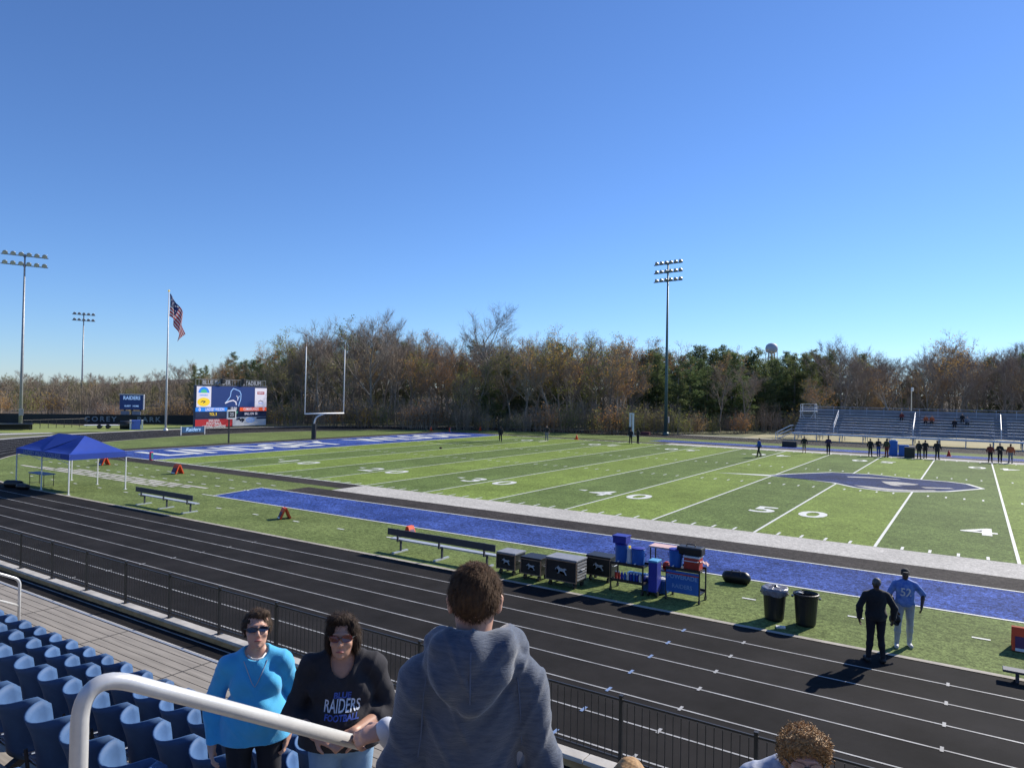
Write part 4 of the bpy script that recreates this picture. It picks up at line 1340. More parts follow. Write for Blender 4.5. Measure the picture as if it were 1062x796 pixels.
for k in range(nrow):
    y = .95 + k * .72; z = 1.18 + k * .34
    fo_.box((0, y + .1, z), (bw, .5, .05)); ri.box((0, y + .36, z + .14), (bw, .03, .26))
    segs = []; x = -bw / 2
    for a in sorted(aisles):
        if a - .65 > x: segs.append((x, a - .65)); x = a + .65
    segs.append((x, bw / 2))
    for (xa, xb) in segs: pl.box(((xa + xb) / 2, y + .22, z + .42), (xb - xa, .28, .05))
pl.build('seat_planks', M_alw, bc); fo_.build('foot_planks', M_al, bc); ri.build('risers', M_alb, bc)
m = MB(); yb_ = .95 + nrow * .72
for zz in (.55, 1.0): m.tube([(-bw / 2, yb_, 1.2 + nrow * .34 + zz), (bw / 2, yb_, 1.2 + nrow * .34 + zz)], .03, 6)
for i in range(20): x = -bw / 2 + bw * i / 19; m.tube([(x, yb_, 1.2), (x, yb_, 2.2 + nrow * .34)], .03, 6)
m.build('rear_rail', M_al, bc)
m = MB(); m.box((0, yb_ + .03, 1.2 + nrow * .34 + .25), (bw, .02, .95)); m.build('rear_screen', M_alb, bc)
m = MB()
for zz in (1.5, 1.95): m.tube([(-bw / 2, -.7, zz), (bw / 2, -.7, zz)], .022, 6)
for i in range(22): x = -bw / 2 + bw * i / 21; m.tube([(x, -.7, 1.0), (x, -.7, 1.95)], .022, 6)
m.build('front_rail', M_al, bc)
for i in range(15):
    m = MB()
    x = -bw / 2 + .3 + (bw - .6) * i / 14
    for yy in (-.5, 1.9, 4.3): m.tube([(x, yy, -.05), (x, yy, 1.0 + max(0, yy - .9) * .47)], .05, 6)
    m.tube([(x, -.5, 0.05), (x, 1.9, 1.4)], .03, 5); m.tube([(x, 1.9, 0.05), (x, 4.3, 2.5)], .03, 5)
    m.build('support_frame', M_al, bc)
for a in aisles:
    m = MB(); m.tube(arc([(a, .9, 1.2), (a, .9, 2.25), (a, 4.9, 2.25 + 4 * .47), (a, 4.9, 3.1)], .15), .045, 8); m.tube([(a, .9, 1.75), (a, 4.9, 1.75 + 4 * .47)], .035, 8)
    m.build('aisle_rail', M_white, bc)
# end stairs
m = MB()
for i in range(6): m.box((-bw / 2 - .25 - i * .3, -.2, .95 - i * .17), (.3, 1.1, .05))
m.build('stair_treads', M_al, bc)
m = MB()
for yy in (-.75, .35):
    m.tube(arc([(-bw / 2, yy, 2.0), (-bw / 2 - .2, yy, 2.0), (-bw / 2 - 2.1, yy, .95), (-bw / 2 - 2.1, yy, 0)], .1), .04, 8); m.tube([(-bw / 2 - .2, yy, 1.5), (-bw / 2 - 2.1, yy, .5)], .03, 8)
m.build('stair_rail', M_white, bc)
# camera scaffold
p = PY(839, 440, 77.5)
t = empty('camera_scaffold', (float(p[0]), 77.2, 0), 0, 'white metal camera scaffold standing at the left end of the bleachers', 'scaffold')
for sx_ in (-.95, .95):
    for sy_ in (-.7, .7):
        m = MB(); m.tube([(sx_ * 1.25, sy_ * 1.2, 0), (sx_, sy_, 3.9), (sx_, sy_, 4.9)], .04, 8); m.build('leg', M_white, t)
m = MB(); m.box((0, 0, 3.9), (2.2, 1.7, .08)); m.build('platform', M_white, t)
m = MB()
for zz in (4.4, 4.9):
    for sy_ in (-.7, .7): m.tube([(-.95, sy_, zz), (.95, sy_, zz)], .03, 6)
    for sx_ in (-.95, .95): m.tube([(sx_, -.7, zz), (sx_, .7, zz)], .03, 6)
m.build('guard_rail', M_white, t)
m = MB(); m.tube([(-1.2, -.84, 0), (.95, -.7, 3.9)], .025, 6); m.tube([(1.2, -.84, 0), (-.95, -.7, 3.9)], .025, 6); m.build('cross_braces', M_white, t)
# black perimeter fence behind the far bend and far straight
pts_ = [(-71.8, 62.3), (-62, 67.5), (-50, 71), (-36, 71.9), (-14, 71.9)]
for i, (a, b) in enumerate(zip(pts_[:-1], pts_[1:])):
    pass
m = MB(); m.sheet(-20, 40, 71.0, 110, -.025); structure(m.build('visitor_verge', mat('dry_grass', (.30, .27, .14), .9, .25, .3, 6)))
# ================================================================== THINGS ON THE NEAR SIDELINE
M_tent = mat('tent_fabric_blue', (.012, .05, .33), .65, .08, 1.5)
M_orange = mat('foam_orange', (.72, .075, .015), .6, .08, 4)
M_teal = mat('foam_teal', (.02, .22, .25), .6, .08, 4)
M_pink = mat('foam_pink', (.85, .06, .16), .6, .08, 4)
M_benchd = mat('bench_navy', (.05, .055, .07), .5, .15, 3)
M_benchw = mat('bench_aluminium', (.50, .52, .55), .4, .1, 3, metal=.3)
M_case = mat('case_black', (.012, .012, .014), .45, .15, 8)
M_casetop = mat('case_top_grey', (.26, .265, .28), .45, .15, 5)
M_edge = mat('case_edge_brass', (.30, .22, .17), .4, .1, 5, metal=.6)
M_silver = mat('decal_silver', (.42, .45, .47), .45, .15, 10)
M_cool = mat('cooler_blue', (.012, .11, .42), .45, .1, 5)
M_coold = mat('cooler_dark_blue', (.015, .03, .30), .5, .1, 5)
M_redc = mat('cooler_red', (.42, .035, .02), .5, .15, 5)
M_white2 = mat('white_plastic', (.70, .70, .70), .45, .05, 5)
M_bin = mat('bin_black_plastic', (.012, .013, .015), .42, .15, 4)
M_bag = mat('bin_liner', (.16, .16, .19), .25, .3, 14, bump=.8, bscale=30, spec=.8)

# canopy
TX0, TX1, TY0, TY1 = -37.7, -31.6, -12.6, -9.6
tc_ = ((TX0 + TX1) / 2, (TY0 + TY1) / 2)
t = empty('canopy_tent', (*tc_, 0), 0, 'blue pop-up canopy tent with two peaks at the far end of the near sideline', 'canopy tent')
hx, hy = (TX1 - TX0) / 2, (TY1 - TY0) / 2; ez = 2.1
pk = [Vector((-1.5, 0, 2.95)), Vector((1.5, 0, 2.95))]
def sag(a, b, c, n=8):
    """triangular panel a-b (eave) to peak c, slightly slack"""
    vs = []; fs = []; a, b, c = Vector(a), Vector(b), Vector(c); idx = {}
    for i in range(n + 1):
        for j in range(n + 1 - i):
            u, v = i / n, j / n; w_ = 1 - u - v
            p = a * w_ + b * u + c * v; p.z -= .16 * math.sin(math.pi * min(1, v + .02)) * (1) * (4 * w_ * u + .35) * (1 - v)
            if v > 0: p.z += 0
            idx[i, j] = len(vs); vs.append(p)
    for i in range(n):
        for j in range(n - i):
            fs.append((idx[i, j], idx[i + 1, j], idx[i, j + 1]))
            if i + j < n - 1: fs.append((idx[i + 1, j], idx[i + 1, j + 1], idx[i, j + 1]))
    return vs, fs
m = MB()
m.add(*sag((-hx, hy, ez), (-hx, -hy, ez), pk[0])); m.add(*sag((hx, -hy, ez), (hx, hy, ez), pk[1]))
for s in (-1, 1):
    m.add(*sag((-hx, s * hy, ez), (0, s * hy, ez), pk[0])); m.add(*sag((0, s * hy, ez), (hx, s * hy, ez), pk[1]))
    m.add([(0, s * hy, ez), tuple(pk[0]), tuple(pk[1])], [(0, 1, 2)])
m.build('roof', M_tent, t)
for (a, b) in (((-hx, -hy), (hx, -hy)), ((-hx, hy), (hx, hy)), ((-hx, -hy), (-hx, hy)), ((hx, -hy), (hx, hy))):
    m = MB(); n = 14
    for k in range(n):
        x0, y0 = a[0] + (b[0] - a[0]) * k / n, a[1] + (b[1] - a[1]) * k / n; x1, y1 = a[0] + (b[0] - a[0]) * (k + 1) / n, a[1] + (b[1] - a[1]) * (k + 1) / n
        m.add([(x0, y0, ez), (x1, y1, ez), (x1, y1, ez - .30), (x0, y0, ez - .30)], [(0, 1, 2, 3)])
    v_ = m.build('valance', M_tent, t)
    if a[1] == -hy and b[1] == -hy:
        m = MB(); text_on(m, 'LINDSEY WILSON COLLEGE', .30, (0, -hy - .012, ez - .16), (1, 0, 0), (0, 0, 1), bold=.006, sx=1.15); m.build('lettering', mat('print_pale_blue', (.25, .33, .55), .6, .1, 3), v_)
for x in (-hx, 0, hx):
    for y in (-hy, hy):
        m = MB(); m.box((x * .99, y * .98, ez / 2), (.055, .055, ez)); m.box((x * .99, y * .98, .01), (.14, .14, .02)); m.build('leg', M_white, t)
m = MB()
for y in (-hy, hy):
    for (xa, xb) in ((-hx, 0), (0, hx)):
        m.tube([(xa, y * .97, ez - .08), (xb, y * .97, ez - .5)], .015, 5); m.tube([(xb, y * .97, ez - .08), (xa, y * .97, ez - .5)], .015, 5)
m.build('truss', M_white, t)
# little table and dark bags in the tent's shade
p = G(43, 503)
t = empty('folding_table', (float(p[0]), float(p[1]) , 0), R(0), 'small blue-topped folding table in the shade beside the canopy tent', 'table')
m = MB(); m.box((0, 0, .68), (1.9, .6, .05)); m.build('table_top', mat('table_blue', (.08, .16, .38), .5, .1, 4), t)
for x in (-.85, .85):
    m = MB(); m.tube([(x, -.25, 0), (x, -.25, .66)], .02, 6); m.tube([(x, .25, 0), (x, .25, .66)], .02, 6); m.tube([(x, -.25, .1), (x, .25, .1)], .015, 6); m.build('leg', M_black, t)
for (u, v, lab, sc_) in ((14, 505, 'larger black kit bag lying in the shade at the left of the tent', 1.2), (24, 507, 'smaller black kit bag beside the folding table in the shade', .9)):
    p = G(u, v); 
    o = sdf_obj('kit_bag', [('c', (-.32 * sc_, 0, .16 * sc_), (.32 * sc_, 0, .16 * sc_), .17 * sc_, .16 * sc_), ('e', (0, 0, .26 * sc_), (.2 * sc_, .1 * sc_, .08 * sc_), None)], M_case, .03)
    o.location = (float(p[0]), float(p[1]), 0); o.rotation_euler = (0, 0, R(20 * sc_)); tag(o, lab, 'bag')

# team benches, facing the field
def bench(x0, x1, y, label):
    L_ = x1 - x0; t = empty('team_bench', ((x0 + x1) / 2, y, 0), 0, label, 'bench', 'team benches along the near sideline')
    m = MB()
    m.box((0, .06, .44), (L_, .24, .045)); m.build('seat', M_benchw, t)
    m = MB(); m.box((0, -.17, .72), (L_, .035, .23)); m.build('backrest', M_benchd, t)
    m = MB(); m.box((0, .42, .16), (L_, .2, .03)); m.build('footrest', M_benchd, t) if False else None
    for k in range(3):
        x = -L_ / 2 + .45 + (L_ - .9) * k / 2
        m = MB(); m.box((x, .02, .22), (.06, .06, .42)); m.box((x, -.15, .62), (.06, .05, .44), rx=.0); m.box((x, -.06, .42), (.055, .24, .05)); lg = m.build('leg', M_benchd, t)
        m = MB(); m.box((x, -.02, .025), (.09, .78, .05)); m.build('foot', M_benchw, lg)
    return t
bench(-9.7, -5.05, -11.85, 'long navy-backed team bench with aluminium seat just left of the black equipment cases')
bench(-26.4, -21.7, -11.75, 'long navy-backed team bench with aluminium seat standing alone right of the tent')
t = empty('low_plank_bench', (9.85, -12.9, 0), 0, 'low black plank on short feet by the track, entering at the right edge', 'bench')
m = MB(); m.rbox((0, 0, .21), (3.1, .26, .05), .01); m.build('plank', M_benchd, t)
for x in (-1.3, 0, 1.3):
    m = MB(); m.box((x, 0, .092), (.06, .2, .184)); m.build('foot', M_benchd, t)

# orange A-frame yard markers
def marker(u, v, label, rz=0.0, s=1.0):
    p = G(u, v); t = empty('yard_marker', (float(p[0]), float(p[1]), 0), rz, label, 'yard marker')
    h = .62 * s; w_ = .56 * s
    for sg in (-1, 1):
        m = MB(); m.box((0, sg * .15 * s, h / 2), (w_, .07, h), rx=sg * .40); pn = m.build('panel', M_orange, t)
    m = MB(); m.box((0, -.235 * s, h * .40), (w_ * .74, .012, h * .5), rx=-.40); bd = m.build('number_board', mat('marker_plum', (.09, .03, .09), .6, .1, 4), t)
    m = MB(); m.box((0, -.325 * s, h * .13), (w_ * .74, .012, h * .12), rx=-.40); m.build('white_strip', M_white2, t)
    return t
marker(108, 482, 'orange yard marker standing behind the canopy tent, between its legs')
marker(184, 491, 'orange yard marker between the white worn marking and the black sideline strip', R(0))
marker(295, 537.5, 'orange wedge-shaped yard marker between the lone bench and the blue turf', R(-25), .8)
marker(1062, 674, 'orange yard marker with white strip at the right edge of the picture', R(0), .85)
marker(425, 554.5, 'small orange yard marker tipped behind the backrest of the long bench', R(90), .6)
for (x, y, lab, mt) in ((-50 * YD, -.12, 'pink end zone pylon standing at the near goal line corner', M_pink), (-60 * YD, -.12, 'orange end zone pylon at the near back corner', M_orange),
                        (-60 * YD, W + .1, 'orange end zone pylon at the far back corner', M_orange)):
    t = empty('pylon', (x, y, 0), 0, lab, 'pylon')
    m = MB(); m.rbox((0, 0, .34), (.2, .2, .62), .015); m.build('foam_block', mt, t)
    m = MB(); m.box((.108, .02, .34), (.012, .16, .5)); m.build('side_panel', M_teal, t)
for (u, v, lab) in ((984, 473, 'small orange cone by the far sideline among the people'), (447, 446.5, 'orange sideline cone beyond the back of the end zone'), (498, 446.3, 'orange cone beyond the far corner of the end zone'), (598, 455.5, 'small dark orange cone near the far sideline')):
    p = G(u, v); t = empty('traffic_cone', (float(p[0]), float(p[1]), 0), 0, lab, 'cone')
    m = MB(); m.cone((0, 0, .03), .2, .03, .62, 12); m.build('body', M_orange, t, smooth=True); m = MB(); m.rbox((0, 0, .018), (.48, .48, .035), .01); m.build('foot', M_orange, t)
p = G(457, 465.2); o = sdf_obj('football', [('c', (-.07, 0, .1), (.07, 0, .1), .085, .085), ('c', (-.13, 0, .1), (.13, 0, .1), .05, .05)], mat('football_leather', (.10, .035, .02), .5, .1, 8), .02)
o.location = (float(p[0]), float(p[1]), 0); tag(o, 'brown football lying alone on the turf near the goal line', 'football')

# equipment cases
def case(uL, vL, w_, d, h, label, top=M_casetop, side=M_case, rz=0.0, legs=.18):
    p = G(uL, vL, 0); t = empty('equipment_case', (float(p[0]) + w_ / 2, float(p[1]) + d / 2, 0), rz, label, 'equipment case', 'equipment cases beside the long bench')
    m = MB(); m.rbox((0, 0, legs + h / 2), (w_, d, h), .02); m.build('body', side, t)
    m = MB(); m.rbox((0, 0, legs + h + .03), (w_ + .03, d + .03, .055), .012); m.build('lid', top, t)
    m = MB()
    for sx_ in (-1, 1):
        m.box((sx_ * w_ / 2, -d / 2 - .008, legs + h / 2), (.035, .02, h)); 
    for zz in (legs + .02, legs + h - .01): m.box((0, -d / 2 - .010, zz), (w_, .018, .03))
    m.build('edge_trim', M_edge, t)
    m = MB(); r_ = h * .26; zc_ = legs + h * .52; y = -d / 2 - .006
    fillp = [(-1.0, .15), (-.85, .45), (-.55, .62), (-.45, .90), (-.32, .66), (-.05, .45), (.35, .38), (.70, .50), (1.0, .30), (.80, .22), (.62, .05), (.80, -.30), (1.0, -.75), (.78, -.72), (.52, -.25), (.20, -.10), (-.15, -.12), (-.30, -.45), (-.65, -.62), (-.68, -.48), (-.42, -.32), (-.40, .02), (-.55, .22), (-.80, .12)]
    bm = bmesh.new(); vv = [bm.verts.new((a * r_ * 1.25, y, zc_ + b * r_)) for a, b in fillp]; f = bm.faces.new(vv); bmesh.ops.triangulate(bm, faces=[f]); bm.verts.index_update()
    m.add([tuple(v.co) for v in bm.verts], [tuple(v.index for v in f.verts) for f in bm.faces]); bm.free()
    m.build('horse_decal', M_silver, t)
    for sx_ in (-1, 1):
        for sy_ in (-1, 1):
            m = MB(); x, y = sx_ * (w_ / 2 - .1), sy_ * (d / 2 - .1)
            m.tube([(x - .03, y, .08), (x + .03, y, .08)], .075, 12); m.box((x, y, .13), (.05, .05, .1)); m.build('caster', M_black, t)
    m = MB(); m.tube(arc([(w_ / 2, -.12, legs + h * .6), (w_ / 2 + .05, -.12, legs + h * .6), (w_ / 2 + .05, .12, legs + h * .6), (w_ / 2, .12, legs + h * .6)], .03, 4), .012, 6); m.build('handle', M_benchw, t)
    return t
case(515, 594.5, .68, .62, .48, 'leftmost black equipment case with pale lid and silver horse mark')
case(540, 600, .70, .60, .47, 'second black equipment case from the left with dark lid and silver horse mark', top=M_case)
case(566, 606, 1.02, .66, .62, 'largest black equipment case with ribbed grey lid and grey right side')
case(608, 601, .80, .55, .55, 'black equipment case furthest right, pushed against the drinks racks', top=M_case)
m = MB(); p = G(566, 606, 0)
for k in range(6): m.box((float(p[0]) + 1.02 + .012, float(p[1]) + .33, .28 + k * .09), (.016, .58, .05))
sd = m.build('side_louvre', M_casetop)
c3 = [o for o in bpy.data.objects if o.get('label', '').startswith('largest black equipment')][0]
sd.location = -Vector(c3.location); sd.parent = c3

def rbx(mb, c, s, r=.02): mb.rbox(c, s, r); return mb
def cooler_jug(x, y, z, h, label, body=M_cool, lid=M_coold, group=None):
    t = empty('drinks_cooler', (x, y, z), 0, label, 'drinks cooler')
    m = MB(); m.tube([(0, 0, 0), (0, 0, .03), (0, 0, h * .9), (0, 0, h * .92)], [.165, .18, .20, .19], 20); m.build('body', body, t, smooth=False)
    m = MB(); m.tube([(0, 0, h * .92), (0, 0, h * .97), (0, 0, h)], [.20, .20, .12], 20); m.build('lid', lid, t)
    m = MB(); m.tube([(0, -.2, h * .12), (0, -.26, h * .12)], .022, 8); m.build('tap', M_white2, t)
    for s in (-1, 1):
        m = MB(); m.tube([(s * .19, 0, h * .72), (s * .235, 0, h * .7), (s * .235, 0, h * .58), (s * .19, 0, h * .56)], .014, 6); m.build('handle', lid, t)
    return t
def rack(x0, x1, y0, y1, zs, label, mt=M_black, panel=None):
    t = empty('drinks_rack', ((x0 + x1) / 2, (y0 + y1) / 2, 0), 0, label, 'rack')
    w_, d = x1 - x0, y1 - y0
    for sx_ in (-1, 1):
        for sy_ in (-1, 1):
            m = MB(); m.box((sx_ * w_ / 2, sy_ * d / 2, max(zs) / 2 + .06), (.035, .035, max(zs)  - .0)); m.tube([(sx_ * w_ / 2 - .02, sy_ * d / 2, .06), (sx_ * w_ / 2 + .02, sy_ * d / 2, .06)], .06, 10); m.build('leg', mt, t)
    for z in zs:
        m = MB(); m.box((0, 0, z), (w_, d, .035)); m.box((0, -d / 2, z + .04), (w_, .02, .05)); m.box((0, d / 2, z + .04), (w_, .02, .05)); m.build('shelf', mt, t)
    return t
ga = G(634, 612); x0 = float(ga[0]); y0 = float(ga[1]) + .05
rack(x0 - .05, x0 + .95, y0, y0 + .5, [.30, .78], 'left drinks rack with two black shelves holding coolers and bottles')
cooler_jug(x0 + .18, y0 + .25, .80, .56, 'blue drinks cooler standing upper left on the left rack')
cooler_jug(x0 + .70, y0 + .25, .80, .50, 'blue drinks cooler standing upper right on the left rack')
t = empty('storage_crate', (x0 + .16, y0 + .27, 1.36), 0, 'dark blue crate stacked on top of the upper left drinks cooler', 'crate')
m = MB(); m.rbox((0, 0, .10), (.42, .36, .20), .02); m.build('box', M_coold, t); m = MB(); m.rbox((0, 0, .215), (.45, .39, .03), .01); m.build('lid', M_coold, t)
t = empty('white_canister', (x0 + .45, y0 + .2, .80), 0, 'tall white and yellow canister between the two coolers on the left rack', 'canister')
m = MB(); m.tube([(0, 0, 0), (0, 0, .42), (0, 0, .46)], [.075, .075, .03], 14); m.build('body', M_white2, t); m = MB(); m.tube([(0, 0, .46), (0, 0, .52)], .035, 10); m.build('cap', M_led_yellow, t)
rb_ = random.Random(4)
for i in range(9):
    cx_ = x0 + .06 + i * .095; cols = [M_redc, M_redc, M_coold, M_cool, M_white2, M_coold, M_cool, M_coold, M_white2]
    t = empty('water_bottle', (cx_, y0 + .12, .32), 0, ['red', 'red', 'dark blue', 'blue', 'white', 'dark blue', 'blue', 'dark blue', 'white'][i] + ' squeeze bottle in the row on the lower shelf of the left rack', 'bottle', 'squeeze bottles on the lower shelf, ' + ['red', 'red', 'dark blue', 'blue', 'white', 'dark blue', 'blue', 'dark blue', 'white'][i])
    m = MB(); m.tube([(0, 0, 0), (0, 0, .18), (0, 0, .21)], [.038, .038, .028], 10); m.build('body', cols[i], t); m = MB(); m.tube([(0, 0, .21), (0, 0, .25)], [.028, .01], 8); m.build('cap', M_white2, t)
t = empty('blue_tub', (x0 + .62, y0 + .33, .32), 0, 'low blue tub behind the bottles on the lower shelf of the left rack', 'tub')
m = MB(); m.rbox((0, 0, .1), (.5, .22, .2), .03); m.build('tub_body', M_coold, t); m = MB(); m.rbox((0, 0, .205), (.53, .25, .02), .008); m.build('rim', M_cool, t)
# upright blue side cooler, white panelled, at right end of left rack
t = empty('wheeled_cooler', (x0 + 1.22, y0 + .22, 0), 0, 'upright dark blue wheeled cooler standing between the two racks', 'cooler')
m = MB(); m.rbox((0, 0, .55), (.26, .34, .85), .03); m.build('body', M_coold, t); m = MB(); m.rbox((0, 0, 1.0), (.28, .36, .06), .02); m.build('lid', mat('lid_cyan', (.10, .36, .62), .5, .1, 4), t)
for s in (-1, 1):
    m = MB(); m.tube([(s * .13 - .02, -.12, .08), (s * .13 + .02, -.12, .08)], .08, 12); m.build('wheel', M_black, t)
# right rack
gb = G(690, 621); x1 = float(gb[0]); y1 = float(gb[1]) + .05
rack(x1, x1 + .95, y1, y1 + .55, [.24, .86], 'right drinks rack with a blue lettered banner across its front')
rk = [o for o in bpy.data.objects if o.get('label', '').startswith('right drinks rack')][0]
m = MB(); m.box((0, -.31, .54), (.93, .02, .60)); bn = m.build('banner', M_cool, rk)
m = MB(); text_on(m, 'POWERADE', .17, (0, -.325, .68), (1, 0, 0), (0, 0, 1), bold=.004, sx=.95); text_on(m, 'RAIDERS', .16, (0, -.325, .42), (1, 0, 0), (0, 0, 1), bold=.002, sx=.95); m.build('lettering', mat('banner_print', (.20, .34, .60), .5, .1, 4), bn)
m = MB(); m.box((0, -.324, .76), (.93, .006, .03)); m.build('banner_stripe', M_redc, bn)
cooler_jug(x1 + .18, y1 + .27, .88, .52, 'blue drinks cooler at the left of the right rack')
t = empty('red_cooler', (x1 + .68, y1 + .27, .88), 0, 'red boxy cooler with a white lid on the right rack', 'cooler')
m = MB(); m.rbox((0, 0, .17), (.44, .36, .34), .03); m.build('body', M_redc, t); m = MB(); m.rbox((0, 0, .36), (.46, .38, .05), .02); m.build('lid', M_white2, t)
m = MB(); m.tube(arc([(-.2, -.19, .26), (-.2, -.24, .26), (.2, -.24, .26), (.2, -.19, .26)], .03, 3), .012, 6); m.build('handle', M_white2, t)
t = empty('black_case', (x1 + .60, y1 + .30, 1.27), 0, 'black carrying case lying on top of the red cooler', 'case')
m = MB(); m.rbox((0, 0, .12), (.72, .36, .22), .04); m.build('shell', M_case, t); m = MB(); m.tube(arc([(-.12, 0, .23), (-.12, 0, .29), (.12, 0, .29), (.12, 0, .23)], .03, 3), .014, 6); m.build('handle', M_case, t)
t = empty('towel', (x1 + .98, y1 + .1, 1.02), 0, 'pinkish white towel hanging off the right end of the right rack', 'towel')
n = 8; vs = []; fs = []
for i in range(n + 1):
    for j in range(5):
        vs.append((-.1 + .26 * i / n, .02 * math.sin(i * 1.3) + .05 * j, .12 + .02 * math.sin(i * 2 + j) - .12 * max(0, i / n - .5)))
for i in range(n):
    for j in range(4): a = i * 5 + j; fs.append((a, a + 1, a + 6, a + 5))
m = MB(); m.add(vs, fs); m.add([(x, y, z - .012) for x, y, z in vs], [f[::-1] for f in fs]); m.build('cloth', mat('towel_pink', (.62, .42, .40), .9, .1, 8), t)
# side table between the racks, and the blue ice chest
gc = G(668, 612); x2 = float(gc[0]); y2 = float(gc[1])
t = empty('side_table', (x2 + .35, y2 + .55, 0), 0, 'tall black side table with a pinkish white top between the racks', 'table')
m = MB(); m.rbox((0, 0, 1.24), (.72, .5, .05), .015); m.build('table_top', MATS['towel_pink'], t)
for sx_ in (-1, 1):
    for sy_ in (-1, 1): m = MB(); m.box((sx_ * .31, sy_ * .2, .61), (.03, .03, 1.22)); m.build('leg', M_black, t)
m = MB(); m.box((0, 0, .56), (.62, .4, .03)); m.build('shelf', M_black, t)
for (dx, mt, lab) in ((-.14, M_case, 'dark helmet on the left of the side table shelf'), (.14, M_redc, 'dark red helmet on the right of the side table shelf')):
    o = sdf_obj('helmet', [('e', (0, 0, .13), (.125, .14, .125), None), ('e', (0, -.08, .06), (.09, .07, .06), None)], mt, .018, subtract=[('e', (0, -.10, .09), (.075, .09, .05))])
    o.location = (x2 + .35 + dx, y2 + .5, .576); tag(o, lab, 'helmet')
t = empty('ice_chest', (x2 + .32, y2 + .12, 0), 0, 'blue ice chest with white lid standing on the turf between the racks', 'ice chest')
m = MB(); m.rbox((0, 0, .20), (.74, .40, .38), .035); m.build('body', mat('chest_blue', (.02, .10, .32), .5, .1, 5), t); m = MB(); m.rbox((0, 0, .415), (.76, .42, .06), .02); m.build('lid', M_white2, t)
for s in (-1, 1): m = MB(); m.rbox((s * .385, 0, .28), (.03, .16, .05), .01); m.build('handle', M_white2, t)

# duffel bag
p = G(752, 604)
o = empty('duffel_bag', (float(p[0]) + .3, float(p[1]) + .15, 0), R(4), 'black wheeled duffel bag alone on the edge of the blue turf', 'duffel bag')
sdf_obj('bag_body', [('c', (-.26, 0, .19), (.26, 0, .19), .17, .17), ('c', (-.28, 0, .12), (.28, 0, .12), .12, .12), ('c', (-.22, 0, .27), (.24, 0, .28), .10, .10)], M_case, .018, o)
m = MB(); m.tube(arc([(-.14, -.16, .28), (-.14, -.06, .42), (.14, -.06, .42), (.14, -.16, .28)], .08, 5), .012, 6); m.build('strap', M_case, o)
m = MB(); m.tube([(-.24, 0, .362), (.26, 0, .367)], .008, 5); m.build('zip', M_benchw, o)

# two black rubbish bins
def bin_(u, v, label, lined):
    p = G(u, v); t = empty('rubbish_bin', (float(p[0]), float(p[1]) + .2, 0), R(8), label, 'rubbish bin', )
    n = 24; prof = [(.215, 0.01), (.235, .05), (.265, .45), (.285, .74), (.31, .76), (.31, .80), (.285, .81), (.262, .74), (.21, .08)]
    vs = []; fs = []
    for (rr, z) in prof:
        for k in range(n): vs.append((rr * math.cos(2 * math.pi * k / n), rr * math.sin(2 * math.pi * k / n), z))
    for i in range(len(prof) - 1):
        for k in range(n): a = i * n + k; b = i * n + (k + 1) % n; fs.append((a, b, b + n, a + n))
    fs.append(tuple(range(n - 1, -1, -1))); o_ = (len(prof) - 1) * n; fs.append(tuple(range(o_, o_ + n)))
    m = MB(); m.add(vs, fs); m.build('barrel', M_bin, t, smooth=False)
    for s in (-1, 1):
        m = MB(); m.rbox((s * .32, 0, .70), (.06, .14, .035), .01); m.build('handle', M_bin, t)
    r_ = random.Random(len(label)); vs = []; fs = []; rings = [(.325, .66), (.335, .76), (.325, .825), (.27, .84), (.20, .80), (.05, .74 if not lined else .86)]
    if lined:
        for i, (rr, z) in enumerate(rings):
            for k in range(n): q = rr + r_.uniform(-.012, .014); vs.append((q * math.cos(2 * math.pi * k / n), q * math.sin(2 * math.pi * k / n), z + r_.uniform(-.025, .025)))
        for i in range(len(rings) - 1):
            for k in range(n): a = i * n + k; b = i * n + (k + 1) % n; fs.append((a, b, b + n, a + n))
        m = MB(); m.add(vs, fs); m.build('liner', M_bag, t, smooth=True)
    else:
        m = MB(); m.add([(-.26, -.05, .82), (-.16, -.1, .90), (-.05, .0, .84), (-.2, .08, .83)], [(0, 1, 2, 3)]); m.add([(-.26, -.05, .80), (-.16, -.1, .81), (-.05, .0, .80), (-.2, .08, .81)], [(3, 2, 1, 0)]); m.build('paper', M_white2, t)
    return t
bin_(801, 644, 'black round rubbish bin lined with a shiny grey liner', True)
bin_(834, 650, 'black open rubbish bin with white paper on its rim', False)
# small bright scraps on the turf behind the first bin
o = MB().box((0, 0, .02), (.22, .12, .04), rz=.3).build('litter', M_white2); p = G(803, 648); o.location = (float(p[0]) + .18, float(p[1]) - .12, .004); tag(o, 'scrap of white paper on the turf at the foot of the lined bin', 'litter')

# far sideline gear
p = G(931, 473); 
t = empty('blue_cooler_stack', (float(p[0]), float(p[1]) + .6, 0), 0, 'blue drinks coolers cabinet standing among the people at the far sideline', 'cooler cabinet')
m = MB(); m.rbox((-.45, 0, .8), (.75, .6, 1.5), .04); m.build('cabinet', M_cool, t); m = MB(); m.rbox((.5, 0, .6), (.9, .6, 1.1), .04); m.build('cabinet_low', M_cool, t); m = MB(); m.rbox((-.45, 0, 1.6), (.5, .4, .15), .03); m.build('lid', M_white2, t)
p = G(946, 473)
t = empty('sideline_table', (float(p[0]) , float(p[1]) + 1.2, 0), 0, 'pale trestle table behind the people at the far sideline', 'table')
m = MB(); m.box((0, 0, .95), (2.6, .7, .05)); m.build('table_top', mat('table_tan', (.40, .34, .26), .7, .1, 4), t)
for x in (-1.2, 1.2): m = MB(); m.box((x, 0, .46), (.06, .6, .92)); m.build('leg', M_benchw, t)
